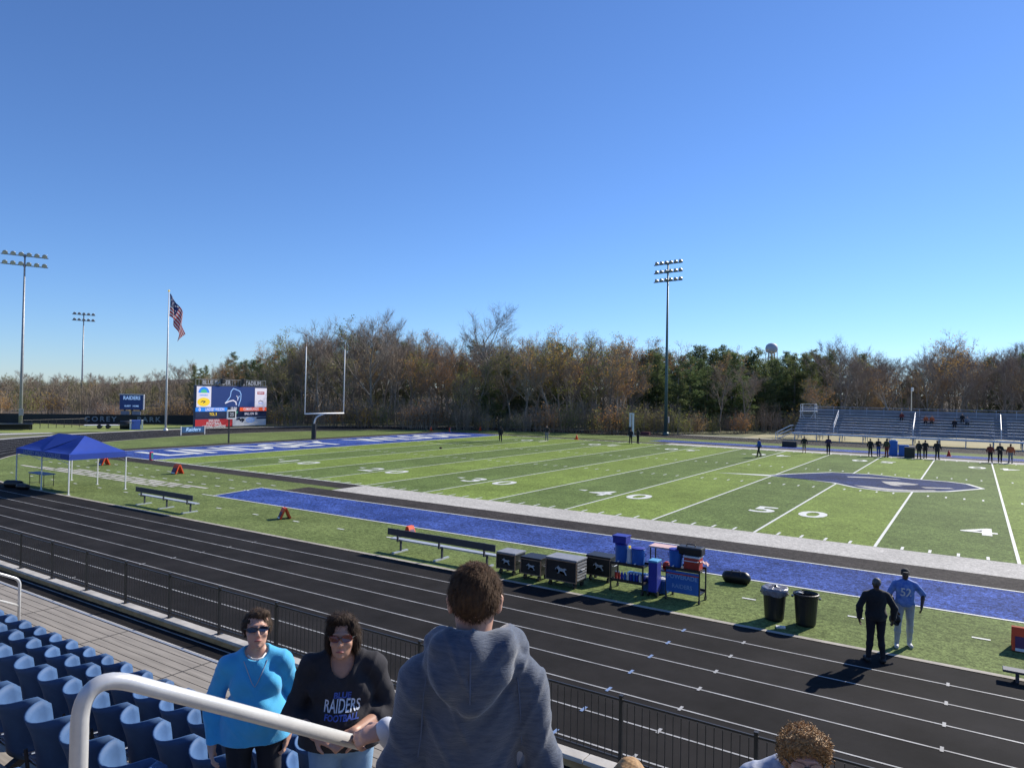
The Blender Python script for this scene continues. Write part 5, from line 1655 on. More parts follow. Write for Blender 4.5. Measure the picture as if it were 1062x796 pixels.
for (u, v, w_, h, lab) in ((818, 463.5, 1.6, .6, 'black equipment trunk alone by the far sideline left of the people'), (943, 475, .9, 1.0, 'black trunk beside the trestle table at the far sideline'), (668, 451, 1.3, .4, 'low dark red bench bag on the far edge near the training frame')):
    p = G(u, v); t = empty('trunk', (float(p[0]), float(p[1]) + .5, 0), 0, lab, 'trunk')
    m = MB(); m.rbox((0, 0, h / 2 + .02), (w_, .6, h), .03); m.build('body', M_case if 'red' not in lab else mat('plum', (.10, .02, .03), .6, .1, 4), t); m = MB(); m.rbox((0, 0, h + .03), (w_ + .04, .64, .06), .015); m.build('lid', M_case if 'red' not in lab else MATS['plum'], t)
# ================================================================== PEOPLE
M_skin = mat('skin_light', (.58, .33, .24), .5, .08, 14)
M_skin2 = mat('skin_tanned', (.50, .27, .18), .5, .08, 14)
M_skin3 = mat('skin_dark', (.07, .035, .022), .5, .1, 14)
M_lip = mat('lips', (.36, .11, .10), .45, .05, 20)
M_eye = mat('eye_white', (.7, .7, .68), .3, .02, 20)
M_hairdk = mat('hair_dark_brown', (.020, .012, .008), .75, .5, 40, spec=.2, col2=(.05, .031, .020), stretch=(1, 1, .25))
M_hairgr = mat('hair_brown_grey', (.035, .021, .013), .75, .5, 40, spec=.2, col2=(.10, .066, .043), stretch=(1, 1, .25))
M_hairbr = mat('hair_brown', (.048, .026, .014), .75, .5, 55, spec=.2, col2=(.12, .068, .036), stretch=(1, 1, .4))
M_hairgold = mat('hair_golden_brown', (.22, .125, .055), .6, .5, 60, spec=.25, col2=(.50, .31, .14))
M_black_cloth = mat('cloth_black', (.012, .012, .014), .9, .2, 14, sheen=.2)
M_sweater = mat('sweater_sky_blue', (.055, .42, .74), .85, .07, 9, bump=.25, bscale=180, sheen=.3)
M_tee = mat('tee_charcoal', (.022, .021, .026), .9, .2, 9, bump=.2, bscale=120)
M_jeans = mat('denim_light', (.17, .30, .46), .9, .2, 12, col2=(.24, .37, .52), bump=.25, bscale=200)
M_pants = mat('trousers_black', (.012, .012, .018), .85, .2, 10)
M_hoodie = mat('hoodie_heather', (.046, .062, .098), .95, .2, 22, 8, col2=(.088, .110, .155), stretch=(1, 1, 6), bump=.35, bscale=60, sheen=.35)
M_jacket = mat('jacket_white', (.52, .55, .62), .8, .1, 8)
M_pattern = mat('hoodie_white_blue', (.55, .58, .64), .85, .2, 11, 3, col2=(.10, .15, .30))
M_jersey = mat('jersey_blue', (.05, .14, .50), .7, .25, 9, col2=(.20, .32, .62))
M_greypants = mat('football_pants', (.34, .37, .42), .6, .12, 9)
M_shoe = mat('shoe_dark', (.02, .02, .022), .6, .2, 10)
M_shoew = mat('shoe_white', (.5, .5, .5), .6, .2, 10)
M_lens = mat('sunglass_lens', (.010, .012, .03), .12, .05, 5, spec=.9)
M_lensr = mat('sunglass_lens_red', (.12, .012, .008), .15, .05, 5, spec=.9)
M_maroon = mat('shirt_maroon', (.16, .03, .025), .9, .2, 6)
M_orsh = mat('shirt_orange', (.40, .10, .04), .9, .2, 6)
M_bluesh = mat('shirt_blue', (.03, .08, .30), .9, .2, 6)
M_khaki = mat('trousers_khaki', (.26, .20, .13), .9, .2, 6)
M_greysh = mat('shirt_grey', (.16, .17, .20), .9, .2, 6)

V = Vector
DEF = dict(ankle=(.09, .01, .08), knee=(.10, -.015, .49), hip=(.095, 0, .90), shoulder=(.165, .0, 1.35), elbow=(.235, .03, 1.11), wrist=(.255, -.05, .875),
           neck=(0, .015, 1.43), head=(0, -.005, 1.585))
def joints(H, pose=None, bw=1.0):
    s = H / 1.7; J = {}
    for k, p in DEF.items():
        if k in ('neck', 'head'): J[k] = V(p) * s
        else:
            w_ = bw if k in ('shoulder', 'elbow', 'wrist') else 1.0
            J[k + 'L'] = V((p[0] * w_, p[1], p[2])) * s; J[k + 'R'] = V((-p[0] * w_, p[1], p[2])) * s
    for k, p in (pose or {}).items(): J[k] = V(p) * s if not isinstance(p, tuple) or len(p) == 3 else p
    return J, s

def hand_prims(w, fwd, back, side_sign, s=1.0, curl=.5, grip=False):
    """palm, four unequal bent fingers and a thumb leaving the side of the palm"""
    f = V(fwd).normalized(); b = V(back); b = (b - f * b.dot(f)).normalized(); sd = f.cross(b) * side_sign; w = V(w)
    M = np.array([list(sd), list(f), list(b)]).T
    P = [('e', tuple(w + f * .048 * s), (.039 * s, .052 * s, .017 * s), M, .012), ('c', tuple(w - f * .01), tuple(w + f * .03 * s), .026 * s, .026 * s, .015)]
    for i, (o, l) in enumerate(((.029, .068), (.010, .078), (-.010, .073), (-.028, .058))):
        p0 = w + f * .085 * s + sd * o * s; c = curl * (1 + .12 * i)
        d1 = (f * math.cos(c * .6) - b * math.sin(c * .6)); d2 = (f * math.cos(c * 1.5) - b * math.sin(c * 1.5)); d3 = (f * math.cos(c * 2.2) - b * math.sin(c * 2.2))
        p1 = p0 + d1 * l * .5 * s; p2 = p1 + d2 * l * .32 * s; p3 = p2 + d3 * l * .25 * s
        P += [('c', tuple(p0 - f * .02 * s), tuple(p1), .0095 * s, .0088 * s, .005), ('c', tuple(p1), tuple(p2), .0088 * s, .008 * s, .005), ('c', tuple(p2), tuple(p3), .008 * s, .007 * s, .005)]
    t0 = w + f * .025 * s + sd * .03 * s; d1 = (f * .62 + sd * .62 - b * .42).normalized(); d2 = (f * .85 + sd * .15 - b * (.35 + curl * .3)).normalized()
    t1 = t0 + d1 * .042 * s; t2 = t1 + d2 * .032 * s
    P += [('c', tuple(t0), tuple(t1), .013 * s, .0105 * s, .008), ('c', tuple(t1), tuple(t2), .0105 * s, .0085 * s, .006)]
    return P

def head_prims(c, M, s, detail=True):
    c = V(c); Mx = Matrix(M.tolist())
    def T(p): return tuple(c + Mx @ (V(p) * s))
    def E(p, r, k=.02): return ('e', T(p), tuple(x * s for x in r), M, k)
    P = [E((0, .018, .028), (.075, .093, .088)), E((0, -.022, -.028), (.061, .070, .090)), E((0, -.042, -.078), (.044, .045, .034), .02)]
    if detail:
        P += [('c', T((0, -.086, .012)), T((0, -.106, -.026)), .008 * s, .012 * s, .008), E((0, -.098, -.034), (.018, .013, .009), .006),
              E((0, -.080, .026), (.048, .012, .010), .012), E((0, -.088, -.060), (.023, .010, .006), .005), E((0, -.086, -.070), (.020, .010, .007), .005),
              E((0, -.080, -.096), (.018, .016, .014), .012), E((.040, -.062, -.030), (.02, .02, .018), .015), E((-.040, -.062, -.030), (.02, .02, .018), .015)]
        for sg in (-1, 1):
            P += [E((sg * .074, .010, -.004), (.011, .020, .031), .006), E((sg * .078, .016, .012), (.010, .016, .016), .006)]
    sub = [('e', T((sg * .031, -.098, .004)), (.019 * s, .020 * s, .011 * s)) for sg in (-1, 1)] if detail else []
    return P, sub, T

def body_zones(J, s, bw=1.0, fem=False, belly=0.0, arm=1.0):
    Z = {}
    Z['torso'] = [('e', tuple(V((0, .0, 1.26)) * s), (.155 * bw * s, .108 * s * (1 + .5 * (bw - 1)), .175 * s), None, .05), ('c', tuple(V((.045, .008, 1.41)) * s), tuple(J['shoulderL']), .052 * s, .050 * s, .03), ('c', tuple(V((-.045, .008, 1.41)) * s), tuple(J['shoulderR']), .052 * s, .050 * s, .03),
                  ('e', tuple(V((0, .01, 1.33)) * s), (.125 * bw * s, .085 * s, .09 * s), None, .04),
                  ('e', tuple(V((0, -.005 - belly * .25, 1.08)) * s), (.142 * bw * s, (.10 + belly * .5) * s, .15 * s), None, .05)]
    if belly: Z['torso'].append(('e', tuple(V((0, -.045 - belly * .4, 1.04)) * s), (.115 * bw * s, (.085 + belly * .4) * s, .13 * s), None, .06))
    if fem: Z['torso'] += [('e', tuple(V((sg * .075 * bw, -.085, 1.235)) * s), (.066 * bw * s, .05 * s, .062 * s), None, .05) for sg in (-1, 1)]
    Z['hips'] = [('e', tuple(V((0, .012, .95)) * s), (.160 * bw * s, .118 * s * (1 + .4 * (bw - 1)), .125 * s), None, .05)]
    Z['upper'] = []; Z['lower'] = []; Z['legs'] = []; Z['shoes'] = []
    for q in 'LR':
        a, b, c = J['shoulder' + q], J['elbow' + q], J['wrist' + q]
        Z['upper'].append(('c', tuple(a), tuple(b), .052 * s * arm, .041 * s * arm, .03)); Z['lower'].append(('c', tuple(b), tuple(b.lerp(c, .35)), .041 * s * arm, .041 * s * arm, .03)); Z['lower'].append(('c', tuple(b.lerp(c, .35)), tuple(c), .041 * s * arm, .027 * s, .02))
        h, k, an = J['hip' + q], J['knee' + q], J['ankle' + q]
        Z['legs'] += [('c', tuple(h), tuple(k), .085 * s * (1 + .6 * (bw - 1)), .056 * s, .03), ('c', tuple(k), tuple(k.lerp(an, .35)), .056 * s, .056 * s, .03), ('c', tuple(k.lerp(an, .35)), tuple(an), .056 * s, .038 * s, .03)]
        Z['shoes'] += [('c', (an.x, an.y + .03 * s, an.z - .035 * s), (an.x + (.02 if q == 'L' else -.02) * s, an.y - .15 * s, an.z - .045 * s), .038 * s, .032 * s, .02)]
    return Z

def fold(amp, f=1.0, seed=0.0, vert=1.0):
    def n(X, Y, Z):
        a = np.sin(X * 23 * f + np.sin(Z * 9 * f + seed) * 2.2 + Y * 11 * f + seed) * np.sin(Z * 17 * f * vert + np.sin(X * 12 * f) * 1.6 + seed * 2.1)
        b = np.sin((X + Z * .7) * 41 * f + seed * 3 + Y * 20 * f) * .4
        c = np.maximum(0, np.sin((abs(X) * 1.6 - Z) * 34 * f + np.sin(X * 15 + seed) * 1.3)) ** 3 * .7
        return amp * (a * .8 + b - c)
    return n

def rot(yaw=0, pitch=0, roll=0):
    """head orientation: yaw turns, positive pitch looks up"""
    return np.array(Matrix.Rotation(yaw, 3, 'Z') @ Matrix.Rotation(-pitch, 3, 'X') @ Matrix.Rotation(roll, 3, 'Y'))

def strands(o, n, L, w, seed, comb=(0, 0, -1), lift=.25, curl=0.0, zmin=-1e9, keep=None):
    """add short hair strands lying on a hair mesh, in the same mesh"""
    me = o.data; r = random.Random(seed); vs = [v.co.copy() for v in me.vertices]; ns = [v.normal.copy() for v in me.vertices]
    fs = [tuple(p.vertices) for p in me.polygons]; mb = MB(); mb.v = [tuple(v) for v in vs]; mb.f = fs; mb.mi = [0] * len(fs)
    combf = comb if callable(comb) else (lambda p, c=V(comb): c)
    for k in range(n):
        i = r.randrange(len(vs)); p, nn = vs[i], ns[i]
        if p.z < zmin or (keep and not keep(p)): continue
        cb = combf(p); t = cb - nn * cb.dot(nn) + V((r.gauss(0, .3), r.gauss(0, .3), r.gauss(0, .2)))
        if t.length < .05: t = V((r.gauss(0, 1), r.gauss(0, 1), 0))
        t = (t.normalized() + nn * lift * r.uniform(.4, 1.4)).normalized(); l = L * r.uniform(.5, 1.2)
        sd = t.cross(nn).normalized() * w
        if curl:
            q = p - nn * .003; prev = None; ph = r.uniform(0, 6.28); pts = []
            for j in range(9):
                a = ph + j * 1.15; rad = curl * r.uniform(.9, 1.1)
                u_ = t.cross(nn).normalized(); pts.append(q + t * l * j / 8 * .6 + nn * (.006 + l * .25 * j / 8) + (u_ * math.cos(a) + nn * math.sin(a)) * rad)
            for j in range(8):
                d = (pts[j + 1] - pts[j]).normalized(); s2 = d.cross(nn).normalized() * w
                mb.add([pts[j] - s2, pts[j] + s2, pts[j + 1] + s2, pts[j + 1] - s2], [(0, 1, 2, 3)])
        else:
            mid = p + t * l * .5 + nn * .001; end = p + t * l + nn * l * .05
            mb.add([p - sd, p + sd, mid + sd * .7, mid - sd * .7, end], [(0, 1, 2, 3), (3, 2, 4)])
    m2 = bpy.data.meshes.new(me.name); m2.from_pydata(mb.v, [], mb.f); m2.materials.append(me.materials[0])
    m2.polygons.foreach_set('use_smooth', [True] * len(m2.polygons)); m2.update(); o.data = m2; bpy.data.meshes.remove(me); return o

def person(label, H, pos, rz, skin=M_skin, top=M_greysh, bottom=M_pants, shoe=M_shoe, hair=None, hairstyle='short', pose=None, bw=1.0, fem=False, belly=0., headrot=None,
           vox=.022, detail=True, sleeves='long', group=None, top_name='shirt', hands=None, hem=.93, infl=.012, foldamp=.004, cap=None, shorts=False, extra_top=(), neck_cut=None, headoff=(0, 0, 0), arm=1.0, headk=1.0):
    J, s = joints(H, pose, bw)
    Z = body_zones(J, s, bw, fem, belly, arm)
    M = headrot if headrot is not None else rot()
    J['head'] = J['head'] + V(headoff)
    hp, sub, T = head_prims(J['head'], M, s * headk, detail)
    prims = []
    sh = lambda L_, f: [(p[0], p[1], p[2], p[3] * f, p[4] * f, p[5]) if p[0] == 'c' else (p[0], p[1], tuple(x * f for x in p[2]), p[3], p[4]) for p in L_]
    prims += sh(Z['torso'] + Z['hips'] + Z['legs'] + Z['shoes'], .93) + sh(Z['upper'], .95 if sleeves != 'none' else 1) + Z['lower'] + hp
    prims.append(('c', tuple(J['neck'] - V((0, 0, .05)) * s), tuple(J['head'] + V((0, .012, -.04)) * s), .055 * s, .050 * s, .025))
    for q, sg in (('L', 1), ('R', -1)):
        w = J['wrist' + q]; e = J['elbow' + q]
        hd = (hands or {}).get(q, None); f = (w - e).normalized()
        if hd: prims += hand_prims(w + V(hd.get('off', (0, 0, 0))), hd['fwd'], hd['back'], hd.get('side', sg), s, hd.get('curl', .5))
        elif detail: prims += hand_prims(w, (f + V((0, -.15, -.2))).normalized(), (sg, -.1, .2), -sg, s, .45)
        else: prims.append(('e', tuple(w + f * .07 * s), (.028 * s, .035 * s, .06 * s), None, .02))
    body = sdf_obj('person', prims, skin, vox, None, subtract=sub, k0=.02)
    body.location = pos; body.rotation_euler = (0, 0, rz); tag(body, label, 'person', group)
    # clothes
    tz = Z['torso'] + Z['hips'] + Z['upper'] + (Z['lower'] if sleeves == 'long' else [])
    if sleeves == 'three': tz = tz + [p for i, p in enumerate(Z['lower']) if i % 2 == 0]
    cuts = [((0, 0, hem * s), (0, 0, -1))]
    if sleeves in ('long',):
        for q in 'LR':                                  # stop at the wrist
            w = J['wrist' + q]; e = J['elbow' + q]; 
    nsub = [('e', tuple(V(p) * s), tuple(x * s for x in r)) for p, r in (neck_cut or [])]
    shirt = sdf_obj(top_name, tz + list(extra_top), top, max(vox * .9, .007), body, inflate=infl * s, cuts=cuts, subtract=nsub, noise=fold(foldamp, 1.0, H * 7 + pos[0]) if foldamp else None)
    lz = Z['hips'] + Z['legs']
    if shorts: lz = Z['hips'] + [p for i, p in enumerate(Z['legs']) if i % 3 == 0]
    sdf_obj('shorts' if shorts else 'trousers', lz, bottom, max(vox, .010), body, inflate=.008 * s, cuts=[((0, 0, 1.0 * s), (0, 0, 1))], noise=fold(.003, .9, H))
    for q in (0, 1): sdf_obj('shoe', [Z['shoes'][q]], shoe, max(vox * .7, .010), body, inflate=.010 * s)
    # hair
    if hair is not None:
        Mx = M
        sh_ = s * headk
        def E(p, r, k=.02): return ('e', T(p), tuple(x * sh_ for x in r), Mx, k)
        hprim = [E((0, .026, .034), (.080, .094, .088))]
        style = hairstyle
        if style == 'bob': hprim += [E((.066, .022, .008), (.024, .044, .046)), E((-.066, .022, .008), (.024, .044, .046)), E((0, .072, -.02), (.066, .040, .06)), E((.015, -.035, .092), (.058, .050, .026))]
        if style == 'long': hprim += [E((.074, .016, -.020), (.028, .046, .075)), E((-.076, .016, -.020), (.028, .046, .078)), E((0, .07, -.04), (.080, .05, .09)), E((-.02, -.020, .098), (.070, .060, .030)), E((.060, -.03, .055), (.025, .04, .045)), E((-.062, -.035, .05), (.024, .036, .05))]
        if style == 'curly': hprim += [E((0, .01, .060), (.082, .088, .056)), E((.045, -.04, .075), (.045, .045, .034)), E((-.045, -.04, .07), (.045, .045, .034)), E((0, -.03, .095), (.05, .05, .03)), E((.055, .03, .02), (.036, .06, .05)), E((-.055, .03, .02), (.036, .06, .05))]
        facec = V(T((0, -.085, -.045))); fwd = V(Mx @ np.array([0, -1, 0.0]))
        subs = [('e', T((.006, -.095, -.030)), (.064 * sh_, .078 * sh_, .092 * sh_))] if style != 'short' else [('e', T((0, -.095, -.05)), (.075 * s, .062 * s, .10 * s))]
        if style == 'curly': subs = [('e', T((0, -.10, -.045)), (.070 * sh_, .085 * sh_, .10 * sh_))]
        cl = []
        if style == 'short':
            up = V(Mx @ np.array([0, -.55, 1.0])); cl = [(T((0, .05, -.052)), tuple(-V(Mx @ np.array([0, -.25, 1.0]))))]
        nz = None
        if detail:
            sd_ = H * 3.1
            nz = (lambda X, Y, Z: .0022 * np.sin(X * 210 + Z * 60 + sd_) * np.sin(Y * 190 + Z * 40) + .003 * np.sin(X * 60 + np.sin(Z * 45) * 2) * np.sin(Y * 55 + Z * 30)) if style != 'curly' else (lambda X, Y, Z: .007 * np.sin(X * 120 + 2 * np.sin(Z * 60)) * np.sin(Y * 130 + 1.5 * np.sin(X * 70)) * np.sin(Z * 125))
        ho = sdf_obj('hair', hprim, hair, max(vox * .7, .005), body, subtract=subs, noise=nz, cuts=cl)
    else: ho = None
    if cap is not None:
        def E(p, r, k=.01): return ('e', T(p), tuple(x * s for x in r), M, k)
        sdf_obj('cap', [E((0, .02, .045), (.084, .10, .075)), E((0, -.11, .05), (.062, .055, .010))], cap, max(vox * .7, .008), body, cuts=[(T((0, 0, .035)), tuple(-V(M @ np.array([0, 0, 1.0]))))])
    return body, J, s, T, M, shirt, ho

def drape(shirt, pts, off=.004, d=(0, 1, 0)):
    """push points lying in front of a garment back onto its surface"""
    me = shirt.data; bvh = BVHTree.FromPolygons([v.co[:] for v in me.vertices], [tuple(p.vertices) for p in me.polygons])
    out = []; dv = V(d)
    for p in pts:
        h = bvh.ray_cast(V(p) - dv * .6, dv, 2.0)
        out.append(h[0] - dv * off if h[0] is not None else V(p))
    return out
def chest_text(shirt, s_, size, cx, cz, mt, bold=.0, sx=1.0, shear=0.0, off=.004, parent=None):
    vs, fs = text_mesh(s_, size, 0, bold, 'CENTER', sx, shear)
    pts = drape(shirt, [(cx + v[0], 0, cz + v[1]) for v in vs], off)
    m = MB(); m.add(pts, fs); return m.build('lettering', mt, parent or shirt)
def lensmesh(body, T, s, M, mt, wide=.030, high=.017, wrap=False):
    """a pair of glasses: lenses, bridge, temples"""
    g = MB()
    for sg in (-1, 1):
        n = 16; ring = []; back = []
        for k in range(n):
            a = 2 * math.pi * k / n; x = sg * .033 + wide * math.copysign(abs(math.cos(a)) ** .8, math.cos(a)); z = .004 + high * math.copysign(abs(math.sin(a)) ** .8, math.sin(a))
            y = -.104 + 6.5 * x * x * 1.0
            ring.append(T((x, y, z))); back.append(T((x, y + .004, z)))
        vs = ring + back; fs = [tuple(range(n)), tuple(range(2 * n - 1, n - 1, -1))] + [(k, (k + 1) % n, n + (k + 1) % n, n + k) for k in range(n)]
        g.add(vs, fs)
    gl = g.build('sunglasses', mt, body)
    f = MB(); f.tube([T((-.012, -.106, .010)), T((0, -.110, .012)), T((.012, -.106, .010))], .0025 * s, 6)
    for sg in (-1, 1): f.tube([T((sg * .062, -.078, .008)), T((sg * .078, -.03, .010)), T((sg * .082, .01, .008))], .0028 * s, 6)
    f.build('frame', M_black, gl)
    return gl

# --- woman in the blue sweater
P0 = PD(267, 632, 4.42); fl = 2.76
HB = float(P0[2]) - fl - .01
bh = rot(R(6), R(12))
body, J, s, T, M, shirt, ho = person('woman in a bright sky-blue sweater, black trousers and dark sunglasses standing on the left', HB, (float(P0[0]), float(P0[1]), fl), R(50), M_skin, M_sweater, M_pants, hair=M_hairgr, hairstyle='bob',
    bw=1.04, fem=True, belly=.08, headrot=bh, vox=.0075, headk=1.08, top_name='sweater', infl=.012, foldamp=.0055, hem=.86,
    pose=dict(elbowL=(.255, .06, 1.10), wristL=(.215, .0, .86), elbowR=(-.275, .05, 1.10), wristR=(-.265, -.04, .86)), neck_cut=[((0, -.045, 1.475), (.085, .10, .085))], arm=1.1,
    extra_top=[('c', (-.06 * HB / 1.7, -.02, 1.0 * HB / 1.7), (.06 * HB / 1.7, -.02, 1.0 * HB / 1.7), .135, .135, .05), ('c', (-.065 * HB / 1.7, -.005, .87 * HB / 1.7), (.065 * HB / 1.7, -.005, .87 * HB / 1.7), .135, .135, .04)])
strands(ho, 4200, .024, .0009, 3, lift=.26)
lensmesh(body, T, s, M, M_lens, wide=.034, high=.0155)
m = MB(); pts = [T((-.022, -.098, -.064)), T((0, -.101, -.062)), T((.022, -.098, -.064))]
m.tube(pts, [.003, .005, .003], 6); m.build('lips', M_lip, body, smooth=True)
ch = [(-.075, 0, 1.395), (-.045, 0, 1.33), (-.018, 0, 1.27), (0, 0, 1.245), (.018, 0, 1.27), (.045, 0, 1.33), (.075, 0, 1.395)]
m = MB(); m.tube(drape(shirt, [tuple(V(p) * s) for p in ch], .004), .0022, 6); pd = drape(shirt, [tuple(V((0, 0, 1.235)) * s)], .006)[0]
m.build('necklace', M_benchw, body)
m = MB(); m.tube([T((-.052, -.02, -.150)), T((-.03, -.066, -.168)), T((0, -.080, -.173)), T((.03, -.066, -.168)), T((.052, -.02, -.150))], .005, 8); m.build('collar', M_white2, body, smooth=True)
# --- woman in the charcoal top
P0 = PD(357, 629, 4.2)
HK = float(P0[2]) - fl - .01
body, J, s, T, M, shirt, ho = person('woman in a charcoal RAIDERS top, light jeans and red sunglasses', HK, (float(P0[0]), float(P0[1]), fl), R(42), M_skin2, M_tee, M_jeans, hair=M_hairdk, hairstyle='long',
    extra_top=[('c', (-.075, -.03, .98), (.075, -.03, .98), .155, .155, .05), ('c', (-.075, -.01, .90), (.075, -.01, .90), .15, .15, .04)], bw=1.18, fem=True, belly=.12, headrot=rot(R(-4), R(6)), vox=.0075, headk=1.06, top_name='top', infl=.012, foldamp=.0065, hem=.92, sleeves='three', arm=1.22, headoff=(0.0, -.05, -.03),
    pose=dict(shoulderL=(.185, -.01, 1.36), shoulderR=(-.185, -.01, 1.36), elbowL=(.285, -.02, 1.08), wristL=(.085, -.275, 1.075), elbowR=(-.295, -.01, 1.07), wristR=(-.125, -.255, 1.06)),
    neck_cut=[((0, -.065, 1.43), (.072, .095, .125))],
    hands=dict(L=dict(fwd=(-.75, -.35, -.35), back=(.1, -.75, .6), side=-1, curl=.75), R=dict(fwd=(.8, -.35, -.15), back=(-.1, -.5, .85), side=1, curl=.6)))
strands(ho, 5200, .034, .0010, 5, lift=.24)
lensmesh(body, T, s, M, M_lensr, wide=.031, high=.019)
m = MB(); m.tube([T((-.022, -.099, -.066)), T((0, -.103, -.064)), T((.022, -.099, -.066))], [.003, .0055, .003], 6); m.build('lips', M_lip, body, smooth=True)
M_print = mat('print_white', (.62, .66, .74), .7, .25, 30); M_printb = mat('print_blue', (.05, .10, .40), .7, .25, 30)
chest_text(shirt, 'RAIDERS', .088 * s, 0.01, 1.185 * s, M_print, bold=.0012, sx=.62, shear=.12, off=.005)
chest_text(shirt, 'BLUE', .045 * s, 0.01, 1.236 * s, M_printb, bold=.0015, sx=1.0, shear=.12, off=.004)
chest_text(shirt, 'FOOTBALL', .042 * s, 0.01, 1.132 * s, M_printb, bold=.0015, sx=.95, shear=.12, off=.004)
m = MB(); a = J['wristR'] + V((.085, -.06, .01)); m.rbox(tuple(a), (.05, .014, .10), .005, rz=.4); m.build('phone', M_black, body) if False else None

# --- man in the hoodie, seen from behind
P0 = PD(493, 585, 2.28); fm = 3.38
HM = float(P0[2]) - fm
hood = [('c', (-.105, -.02, 1.455), (-.075, .075, 1.47), .030, .040, .03), ('c', (-.075, .075, 1.47), (.0, .105, 1.462), .040, .046, .03), ('c', (.0, .105, 1.462), (.075, .075, 1.47), .046, .040, .03), ('c', (.075, .075, 1.47), (.105, -.02, 1.455), .040, .030, .03),
        ('c', (-.105, -.02, 1.455), (-.05, -.09, 1.40), .030, .025, .03), ('c', (.105, -.02, 1.455), (.05, -.09, 1.40), .030, .025, .03),
        ('e', (0, .100, 1.410), (.112, .050, .060), (.35, 0, 0), .025), ('e', (0, .112, 1.365), (.07, .032, .05), (.2, 0, 0), .03), ('c', (-.115, .05, 1.42), (-.015, .128, 1.325), .022, .016, .012), ('c', (.115, .05, 1.42), (.015, .128, 1.325), .022, .016, .012), ('c', (-.07, .09, 1.44), (.0, .135, 1.37), .014, .010, .010), ('c', (.08, .085, 1.44), (.01, .135, 1.39), .014, .010, .010)]
s_ = HM / 1.7
def scl(P): return [(p[0], tuple(x * s_ for x in p[1]), tuple(x * s_ for x in p[2]), p[3] * s_, p[4] * s_, p[5]) if p[0] == 'c' else (p[0], tuple(x * s_ for x in p[1]), tuple(x * s_ for x in p[2]), p[3], p[4]) for p in P]
body, J, s, T, M, shirt, ho = person('short-haired man in a heather blue hooded sweatshirt, seen from behind in the foreground', HM, (float(P0[0]), float(P0[1]), fm), R(213), M_skin, M_hoodie, M_pants, hair=M_hairbr, hairstyle='short',
    bw=.96, headrot=rot(R(4), R(-4)), vox=.006, top_name='hooded_sweatshirt', infl=.013, foldamp=.0095, hem=.84, arm=1.02,
    pose=dict(shoulderL=(.158, .0, 1.345), shoulderR=(-.158, .0, 1.345), elbowL=(.222, .02, 1.09), elbowR=(-.222, .02, 1.09), wristL=(.19, -.17, .98), wristR=(-.19, -.17, .98)), extra_top=scl(hood))
crown_ = V(T((.01, .03, .125)))
strands(ho, 14000, .016, .0007, 8, lift=.30, comb=lambda p: (p - crown_).normalized() + V((.25, 0, 0)))
m = MB(); m.tube([V(p) * s for p in ((-.060, .0, 1.465), (-.045, .048, 1.478), (0, .066, 1.482), (.045, .048, 1.478), (.060, .0, 1.465))], .012 * s, 10); m.build('inner_collar', M_black_cloth, body, smooth=True)
m = MB()                                       # hood seam with drawn stitch
pz = [V((0, .0, z)) * s for z in (1.49, 1.46, 1.43, 1.40, 1.37, 1.34)]
m.tube(drape(shirt, [tuple(p) for p in pz], .001, d=(0, -1, 0)), .0028, 6); m.build('hood_seam', mat('seam_grey', (.09, .12, .19), .9, .1, 10), shirt)

for sg in (-1, 1):                             # armhole seams
    q_ = [V((sg * x, .0, z)) * s for x, z in ((.135, 1.385), (.142, 1.33), (.146, 1.27), (.150, 1.20), (.158, 1.14))]
    m = MB(); m.tube(drape(shirt, [tuple(p) for p in q_], .0005, d=(0, -1, 0)), .0026, 6); m.build('armhole_seam', MATS['seam_grey'], shirt)

# --- person in white, almost hidden, whose hand holds the rail
P0 = PD(506, 700, 2.62); fh = 3.22
Hh = 1.56
rz_ = R(20)
pos = V((float(P0[0]), float(P0[1]), fh))
tgt = V(PD(372, 763, 2.44)); wr = V(PD(400, 757, 2.46)); el = V(PD(436, 800, 2.55))
Ri = Matrix.Rotation(-rz_, 3, 'Z'); sk = Hh / 1.7
def tl(p): return tuple((Ri @ (p - pos)) / sk)
fw = Ri @ (tgt - wr)
person('mostly hidden person in a white jacket whose hand grips the end of the foreground rail', Hh, tuple(pos), rz_, M_skin, M_jacket, M_jeans, hair=M_hairbr, hairstyle='bob', vox=.0075, top_name='jacket', infl=.018, foldamp=.004, hem=.88,
       pose=dict(wristR=tl(wr), elbowR=tl(el)), hands=dict(R=dict(fwd=tuple(fw), back=tuple(Ri @ V((.15, -.45, .9))), side=1, curl=1.0)))

# --- curly haired young man coming up the aisle, looking down
P0 = PD(825, 742, 3.12); fc = 2.53
HC = 1.80
body, J, s, T, M, shirt, ho = person('young man with curly golden brown hair and glasses looking down, at the bottom edge', HC, (float(P0[0]) + .0, float(P0[1]) + .06, fc), R(14), M_skin, M_pattern, M_pants, hair=M_hairgold, hairstyle='curly',
    bw=1.0, headrot=rot(R(4), R(7)), vox=.007, top_name='hooded_sweatshirt', infl=.022, foldamp=.006, hem=.86, headoff=(0.02, -.10, -.065))
strands(ho, 1700, .026, .0016, 21, comb=(.3, -.4, -.2), lift=.45, curl=.006)
gl = lensmesh(body, T, s, M, mat('clear_lens', (.30, .20, .18), .15, .05, 5, spec=.8), wide=.026, high=.018)
# --- someone shorter, only the top of the head shows
P0 = PD(654, 790, 3.35)
person('person with light brown hair, only the crown showing at the bottom edge', float(P0[2]) - 2.30 - .0, (float(P0[0]), float(P0[1]), 2.30), R(25), M_skin, M_greysh, M_jeans, hair=M_hairgold, hairstyle='bob', vox=.012, top_name='shirt')

